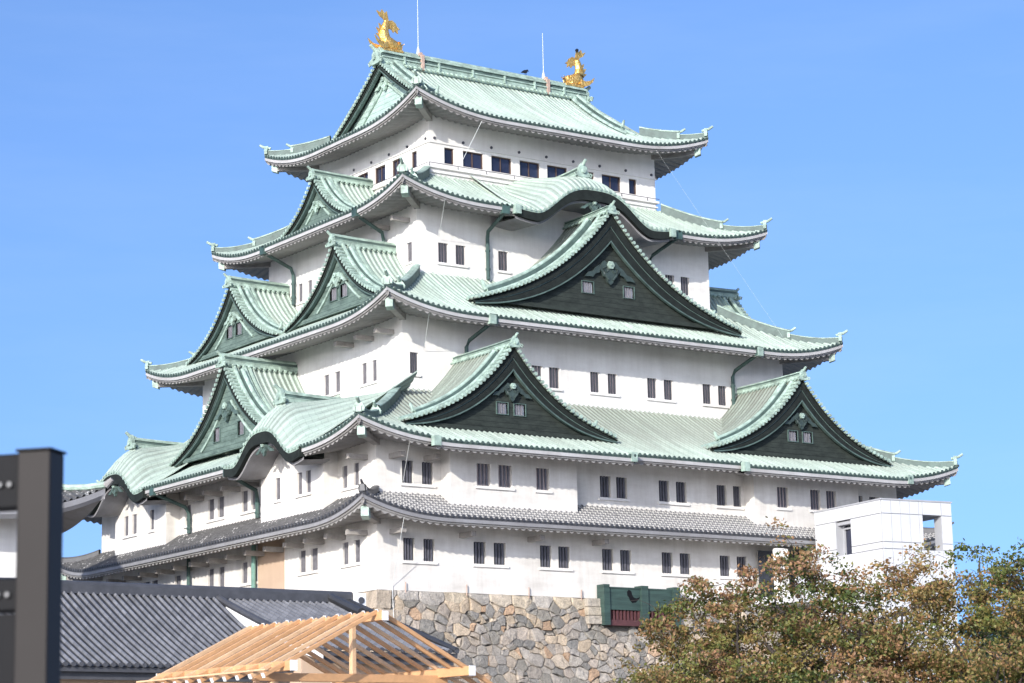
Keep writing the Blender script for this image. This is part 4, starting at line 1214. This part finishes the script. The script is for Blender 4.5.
rm, sf, fc = MB(), MB(), MB()
for P, (a0_, a1_) in ((lambda s, o, z: Q3(s, sy0 - o, z), (sx0 - ovs, sx1 + ovs)), (lambda s, o, z: Q3(sx1 + o, s, z), (sy0 - ovs, sy1 + ovs)), (lambda s, o, z: Q3(sx0 - o, s, z), (sy0 - ovs, sy1 + ovs)), (lambda s, o, z: Q3(s, sy1 + o, z), (sx0 - ovs, sx1 + ovs))):
    cols = columns(a0_, a1_, (a0_ + a1_) / 2); PT = [[] for _ in range(9)]; UV = [[] for _ in range(9)]
    so_ = [[], [], [], []]; 
    for a, h, u in cols:
        ex = min(a - a0_, a1_ - a); dm = min(ex, 6.6)
        for i in range(9):
            d = dm * i / 8; PT[i].append(P(a, ovs - d, skz(ex, d) + h * (1 if dm > .3 else 0))); UV[i].append((u, d))
        ds_ = min(ovs, max(ex, .02)); 
        so_[0].append(P(a, ovs, skz(ex, 0) - .02)); so_[1].append(P(a, ovs, skz(ex, 0) - .30)); so_[2].append(P(a, ovs - min(.15, ds_), skz(ex, 0) - .50)); so_[3].append(P(a, ovs - ds_, skz(ex, ds_) - .55 - .2 * ds_))
    rm.grid(PT, UV); sf.grid(so_)
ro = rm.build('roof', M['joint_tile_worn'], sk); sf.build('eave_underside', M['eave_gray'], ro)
for cx_, cy_, dx_, dy_ in ((sx1 + ovs, sy0 - ovs, -1, 1), (sx0 - ovs, sy0 - ovs, 1, 1), (sx1 + ovs, sy1 + ovs, -1, -1)):
    hm = MB(); hm.tube([Q3(cx_ + dx_ * d, cy_ + dy_ * d, skz(d, d) + .16) for d in [6.6 * i / 10 for i in range(11)]], [.17] * 11, 8); hm.build('hip_ridge', M['trim'], ro)
fl = MB(); fl.tube([Q3(sx1 + ovs, sy0 - ovs, skz(0, 0) + .1), Q3(sx1 + ovs + .25, sy0 - ovs - .25, skz(0, 0) + .42)], [.2, .12], 8); fl.build('ridge_end_tile', M['eave_white'], ro)
m = MB()
a0_, a1_, b0_, b1_ = sx0 + 1.9, sx1 - 4.4, sy0 + 1.9, sy1 - 1.9; zm = (b0_ + b1_) / 2
for P1, P2, sgn in ((b0_, zm, 1), (b1_, zm, -1)):
    cols = columns(a0_, a1_, 0); m.grid([[Q3(a, P1 + (P2 - P1) * i / 6, 8.6 + 3.4 * (i / 6) ** 1.2 + h) for a, h, u in cols] for i in range(7)], [[(u, i) for a, h, u in cols] for i in range(7)])
m.build('upper_roof', M['joint_tile_worn'], sk)

# ================================================================== GREY TILED HALL
gh = thing('tiled_hall', 'long hall with dark grey tiled roof in front of the keep', 'building', (-32, -38, GROUND)); Q4 = local(gh)
ry, rz_ = -35.9, -4.36
def hall_roof(x0_, x1_, b, pitch, dz, name):
    m = MB(); cols = columns(x0_, x1_, x0_, .235); n = 6
    PT = [[Q4(a, ry - b * i / n, rz_ + dz - b * pitch * (i / n) - .10 * math.sin(PI * i / n) + h * 1.15) for a, h, u in cols] for i in range(n + 1)]
    UV = [[(u, b * i / n) for a, h, u in cols] for i in range(n + 1)]
    m.grid(PT, UV)
    m.poly([Q4(x0_, ry, rz_ + dz), Q4(x1_, ry, rz_ + dz), Q4(x1_, ry + b, rz_ + dz - b * pitch), Q4(x0_, ry + b, rz_ + dz - b * pitch)])
    o = m.build(name, M['grey_tile'], gh)
    e = MB(); a = x0_ + .1175
    ze2 = rz_ + dz - b * pitch
    while a < x1_ - .05:
        e.prism(lambda s, o_, z: Q4(s, ry - o_, z), [(a + .066 * math.cos(q * PI / 4), ze2 + .03 + .066 * math.sin(q * PI / 4)) for q in range(8)], b - .02, b + .05); a += .235
    s2 = e; s2.box(Q4, x0_, x1_, ry - b + .05, ry - b + .12, ze2 - .16, ze2 - .03); s2.box(Q4, x0_, x1_, ry - b + .25, ry - b + .40, ze2 - .36, ze2 - .16); s2.build('eave_board', M['grey_trim'], o)
    return o, ze2
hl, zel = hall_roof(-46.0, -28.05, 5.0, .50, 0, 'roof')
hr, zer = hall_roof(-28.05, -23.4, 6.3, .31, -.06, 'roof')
m = MB(); m.box(Q4, -46, -23.3, ry - .2, ry + .2, rz_ - .06, rz_ + .20); m.tube([Q4(-46, ry, rz_ + .21), Q4(-23.25, ry, rz_ + .21)], .12, 8); m.build('hall_ridge', M['grey_trim'], gh)
m = MB(); m.box(Q4, -23.30, -22.92, ry - .36, ry - .22, rz_ - .22, rz_ + .26); m.build('ridge_end_tile', M['white_paint'], gh)
m = MB(); m.tube([Q4(-23.10, ry - .35, rz_ + .03), Q4(-23.10, ry - .39, rz_ + .03)], .11, 10); m.build('ridge_end_boss', M['grey_trim'], gh)
m = MB(); m.tube([Q4(-24.1, ry - .2, rz_ + .1), Q4(-24.1, ry - 2.0, rz_ - .50)], .14, 8); m.tube([Q4(-23.45, ry - .2, rz_), Q4(-23.45, ry - 6.3, rz_ - 1.95)], .09, 8); m.build('verge_ridge', M['grey_tile'], gh)
m = MB(); zw = lambda y: rz_ - .06 - y * .31 - .10 * math.sin(PI * y / 6.3)
for k_ in range(6):
    ya, yb = .7 + .95 * k_, .7 + .95 * (k_ + 1)
    m.hexa([Q4(-28.12, ry - ya, zw(ya) - .30), Q4(-28.06, ry - ya, zw(ya) - .30), Q4(-28.06, ry - yb, zw(yb) - .30), Q4(-28.12, ry - yb, zw(yb) - .30), Q4(-28.12, ry - ya, zw(ya) - .03), Q4(-28.06, ry - ya, zw(ya) - .03), Q4(-28.06, ry - yb, zw(yb) - .03), Q4(-28.12, ry - yb, zw(yb) - .03)])
m.build('verge_board', M['white_paint'], gh)
m = MB(); m.tube([Q4(-28.08, ry - .95 * i, zw(.95 * i) + .07) for i in range(7)], .11, 8); m.build('verge_tiles', M['grey_trim'], gh)
m = MB(); m.box(Q4, -45.6, -28.3, ry - 4.2, ry + 3.2, GROUND, zel - .2); m.box(Q4, -28.2, -23.9, ry - 5.4, ry + 3.2, GROUND, zer - .1); m.build('hall_wall', M['plaster_tan'], gh)
m = MB(); m.prism(lambda y, o, z: Q4(o, y, z), [(ry - 4.3, zel - .22), (ry + 4.3, zel - .22), (ry + .1, rz_ - .12), (ry - .1, rz_ - .12)], -45.7, -45.4); m.build('gable_wall', M['plaster'], gh)

# ================================================================== TIMBER ROOF FRAME
tf = thing('timber_frame', 'open gabled roof frame of fresh orange cypress timber under construction', 'timber frame', (-42.64, -68.69, GROUND))
rot = math.radians(6.5)
ux = Vector((math.cos(rot), math.sin(rot), 0)); uy = Vector((-math.sin(rot), math.cos(rot), 0))
AZ = -7.93 - GROUND
def TP(a, b, z): return ux * a + uy * b + Vector((0, 0, z))
RL = 3.45
def beam(name, p, q, wd, ht, mat='cypress', tip=False):
    p, q = Vector(p), Vector(q); d = (q - p).normalized()
    sd = d.cross(Vector((0, 0, 1)))
    sd = ux if sd.length < .1 else sd.normalized()
    up = sd.cross(d).normalized(); m = MB()
    c8 = []
    for e in (p, q):
        for a, b in ((-1, -1), (1, -1), (1, 1), (-1, 1)): c8.append(e + sd * a * wd / 2 + up * b * ht / 2)
    m.hexa(c8); o = m.build(name, M[mat], tf)
    bv = o.modifiers.new('bevel', 'BEVEL'); bv.width = .006
    if tip:
        for e, dd in ((p, -d), (q, d)):
            t_ = MB(); c8 = []
            for k_ in (-.004, .010):
                for a, b in ((-1, -1), (1, -1), (1, 1), (-1, 1)): c8.append(e + dd * k_ + sd * a * (wd / 2 + .004) + up * b * (ht / 2 + .004))
            t_.hexa(c8); t_.build('painted_end', M['white_paint'], o)
    return o
slope_t = .47; hw = 1.78
beam('ridge_beam', TP(0, -.22, AZ), TP(0, RL, AZ), .11, .14, tip=True)
nr = 11
for i in range(nr):
    b = -.05 + (RL - .05) * i / (nr - 1)
    for sg in (-1, 1):
        lo_ = 2.75 if sg > 0 else 2.22
        beam('rafter', TP(sg * .03, b, AZ + .075), TP(sg * lo_, b, AZ + .075 - slope_t * lo_), .055, .065, 'cypress' if (i + sg) % 3 else 'cypress_pale', tip=(sg < 0))
zp_ = AZ - slope_t * hw + .02
for sg in (-1, 1):
    beam('wall_plate', TP(sg * hw, -.22, zp_), TP(sg * hw, RL, zp_), .12, .15, tip=True)
    beam('batten', TP(sg * 2.2, -.1, AZ + .15 - slope_t * 2.2), TP(sg * 2.2, RL, AZ + .15 - slope_t * 2.2), .06, .03, 'cypress_pale')
for b in (.62, RL - .2):
    beam('tie_beam', TP(-hw - .15, b, zp_ - .13), TP(hw + .15, b, zp_ - .10), .10, .13)
    beam('king_post', TP(0, b, zp_ - .05), TP(0, b, AZ - .05), .085, .085, 'cypress_pale')
    for sg in (-1, 1): beam('post', TP(sg * (hw - .22), b, 0), TP(sg * (hw - .22), b, zp_ - .2), .13, .13, 'cypress_pale')
for sg in (-1, 1):
    beam('side_beam', TP(sg * (hw - .22), -.1, zp_ - .75), TP(sg * (hw - .22), RL, zp_ - .75), .08, .11)
beam('lower_beam', TP(-hw, .62, zp_ - .75), TP(hw, .62, zp_ - .75), .09, .12)
# ================================================================== STEEL GATE POST (close, left)
gpst = thing('steel_post', 'dark brown square steel gate post with black bolted rails, close at left edge', 'post', (-59.17, -93.22, GROUND))
ra = Vector((.819, -.573, 0)); rb_ = Vector((.573, .819, 0))
th_ = math.radians(14)
pa = ra * math.cos(th_) - rb_ * math.sin(th_); pb = ra * math.sin(th_) + rb_ * math.cos(th_)
def GP(a, b, z): return pa * a + pb * b + Vector((0, 0, z))
ztop = -9.765 - GROUND
m = MB(); m.box(GP, -.059, .059, -.059, .059, 0, ztop); po = m.build('post_shaft', M['steel_brown'], gpst)
bv = po.modifiers.new('bevel', 'BEVEL'); bv.width = .008; bv.segments = 3
m = MB(); m.box(GP, -.064, .064, -.064, .064, ztop, ztop + .008); m.build('post_cap', M['steel_black'], gpst)
for z0_, z1_ in ((-9.955, -9.765), (-10.30, -10.185)):
    m = MB(); m.box(GP, -1.4, -.062, -.03, .03, z0_ - GROUND, z1_ - GROUND); o = m.build('rail', M['steel_black'], gpst)
    bv = o.modifiers.new('bevel', 'BEVEL'); bv.width = .012; bv.segments = 3
    for a in (-.095, -.130):
        bb = MB(); zc_ = (z0_ + z1_) / 2 - GROUND - (.012 if z0_ > -10.1 else 0)
        bb.tube([GP(a, -.03, zc_), GP(a, -.045, zc_)], .010, 8); bb.build('bolt', M['bolt'], o)
m = MB(); m.box(GP, -1.4, -.063, -.012, .012, 0, -10.305 - GROUND); m.build('infill_sheet', M['steel_black'], gpst)

# ================================================================== TREES
def tree(name, label, loc, height, spread, nleaf, pal, seed, group, leaf=.15, clumps=70, low=.42, gap=0.0, flat=.55, pine=False):
    """trunk and limbs reach out to clump centres spread through an uneven dome; every clump carries its own spray of leaves"""
    r = random.Random(seed); t = thing(name, label, 'tree', loc, group)
    fork = height * (.24 if not pine else .45)
    cen = []; tries = 0
    lob = [(r.uniform(0, 6.28), r.uniform(.8, 1.12)) for _ in range(7)]
    while len(cen) < clumps and tries < 6000:
        tries += 1
        x, y = r.uniform(-1, 1), r.uniform(-1, 1); rr = math.hypot(x, y)
        if rr > 1: continue
        az = math.atan2(y, x); edge = 1.0 + .16 * math.sin(3 * az + lob[0][0]) + .12 * math.sin(5 * az + lob[1][0])
        top = (1 - rr ** 2.4 * .52) * (1 + .05 * math.sin(4 * x + lob[2][0]) + .05 * math.sin(5 * y + lob[3][0]))
        f = r.random() ** .65
        z = height * (low + (top - low) * f) - .25
        if pine: z = height * (low + (1 - rr ** .8 - low * .1) * (1 - low) * f)
        p = Vector((x * spread * edge, y * spread * edge, z))
        if any((p - q).length < (1.0 - .35 * (not pine)) * spread * .24 for q, _ in cen): continue
        cen.append((p, r.random()))
    tm = MB()
    nodes = []
    def limb(p, q, r0, r1, n=7, wob=.12, keepn=True):
        d = q - p; L = d.length; pts = [p]; rs = [r0]
        for i in range(1, n + 1):
            f = i / n
            sag = Vector((0, 0, math.sin(f * PI) * L * .10))
            o = Vector((r.uniform(-wob, wob), r.uniform(-wob, wob), r.uniform(-wob, wob))) * L * .35 * (1 if i < n else 0)
            pts.append(p + d * f + sag + o); rs.append(r0 + (r1 - r0) * f)
        tm.tube(pts, rs, 7 if r0 > .06 else 5, caps=False)
        if keepn: nodes.extend((pt, rd) for pt, rd in list(zip(pts, rs))[2:])
        return pts[-1]
    top = Vector((r.uniform(-.3, .3), r.uniform(-.3, .3), fork))
    limb(Vector((0, 0, -.2)), top, height * .024, height * .019, 5, .06)
    if pine: limb(top, Vector((0, 0, height * .97)), height * .019, .03, 8, .04)
    nm = 6
    for i in range(nm):
        az = 2 * PI * (i + r.uniform(-.25, .25)) / nm; rad = spread * r.uniform(.35, .62)
        q = Vector((math.cos(az) * rad, math.sin(az) * rad, height * r.uniform(.55, .80)))
        if not pine: limb(top, q, height * r.uniform(.009, .013), .035, 8, .16)
    main = list(nodes)
    for p, tone in sorted(cen, key=lambda c_: c_[0].length):
        best = min(nodes, key=lambda nd: (nd[0] - p).length + (1.2 if nd[0].z > p.z + .3 else 0))
        limb(best[0], p, max(.016, min(best[1] * .7, .05)), .010, 5, .18)
        for _ in range(3):
            e = p + Vector((r.gauss(0, .55), r.gauss(0, .55), r.gauss(0, .3))); limb(p, e, .012, .006, 3, .15, False)
    tm.build('trunk', M['bark'], t, smooth=True)
    cm_ = MB(); per = nleaf / max(1, len(cen))
    for p, tone in cen:
        if r.random() < gap: continue
        rad = spread * r.uniform(.11, .18); amt = r.uniform(.5, 1.4)
        sub = [p + Vector((r.gauss(0, 1) * rad, r.gauss(0, 1) * rad, r.gauss(0, 1) * rad * flat)) for _ in range(9)]
        for k_ in range(int(per * amt)):
            c0 = r.choice(sub)
            q = c0 + Vector((r.gauss(0, 1), r.gauss(0, 1), r.gauss(0, flat))) * rad * .36
            s_ = leaf * r.uniform(.55, 1.3)
            n_ = Vector((r.gauss(0, 1), r.gauss(0, 1), r.gauss(.5, 1))).normalized()
            a_ = n_.orthogonal().normalized(); b_ = n_.cross(a_)
            an = r.uniform(0, 6.28); a2 = a_ * math.cos(an) + b_ * math.sin(an); b2 = n_.cross(a2)
            i_ = min(len(pal) - 1, max(0, int((tone * .72 + r.random() * .28) * len(pal))))
            c_ = pal[i_]; g_ = r.uniform(.7, 1.3); cm_.ct = tuple(x * g_ for x in c_)
            w_ = .10 if pine else .30
            cm_.poly([q - a2 * s_ * .5, q + b2 * s_ * w_ + n_ * s_ * .05, q + a2 * s_ * .5, q - b2 * s_ * w_ + n_ * s_ * .05])
    cm_.build('crown', M['leaf'], t)
    return t
AUT = [(.12, .15, .038), (.175, .185, .05), (.235, .20, .06), (.29, .185, .065), (.33, .18, .085), (.32, .225, .085), (.22, .20, .07)]
AUTG = [(.062, .092, .022), (.105, .135, .032), (.165, .18, .045), (.225, .195, .055), (.28, .18, .07)]
AUTR = [(.09, .115, .03), (.175, .16, .048), (.28, .16, .07), (.36, .20, .115), (.31, .19, .085), (.18, .175, .05)]
PINE = [(.022, .048, .016), (.034, .066, .022), (.048, .085, .028), (.060, .095, .035)]
gname = 'autumn cherry trees below the keep'
tree('autumn_tree', 'leftmost rust and olive autumn tree, its branches reaching over the stone wall', (-7.3, -34.9, GROUND), 10.5, 3.6, 34000, AUTG + AUTR[1:4], 11, gname, leaf=.15, clumps=75, low=.40)
tree('autumn_tree', 'orange brown autumn tree with dark forked trunk before the left side of the lift tower', (-5.0, -37.3, GROUND), 11.5, 3.7, 27000, AUTR + AUTG[:2], 23, gname, leaf=.15, clumps=75, low=.42)
tree('autumn_tree', 'thin sparse autumn tree in front of the front face of the lift tower', (-2.6, -38.3, GROUND), 11.3, 3.5, 17000, AUT, 37, gname, leaf=.15, clumps=58, low=.62, gap=.28)
tree('autumn_tree', 'dense olive and red autumn tree right of the lift tower', (.1, -40.9, GROUND), 11.3, 3.6, 34000, AUTG + AUTR[1:3], 51, gname, leaf=.15, clumps=75, low=.36)
tree('autumn_tree', 'olive autumn tree cut by the right edge of the picture', (2.6, -42.4, GROUND), 10.4, 3.0, 22000, AUTG, 63, gname, leaf=.15, clumps=60, low=.36)
tree('pine_tree', 'dark green pine behind the autumn trees nearest the lift tower', (19.4, -22.3, GROUND), 13.2, 2.6, 16000, PINE, 5, 'pines at the right edge', leaf=.30, clumps=55, low=.5, pine=True)
tree('pine_tree', 'dark green pine cut by the right edge of the picture', (24.6, -20.5, GROUND), 14.2, 3.0, 18000, PINE, 8, 'pines at the right edge', leaf=.30, clumps=60, low=.5, pine=True)
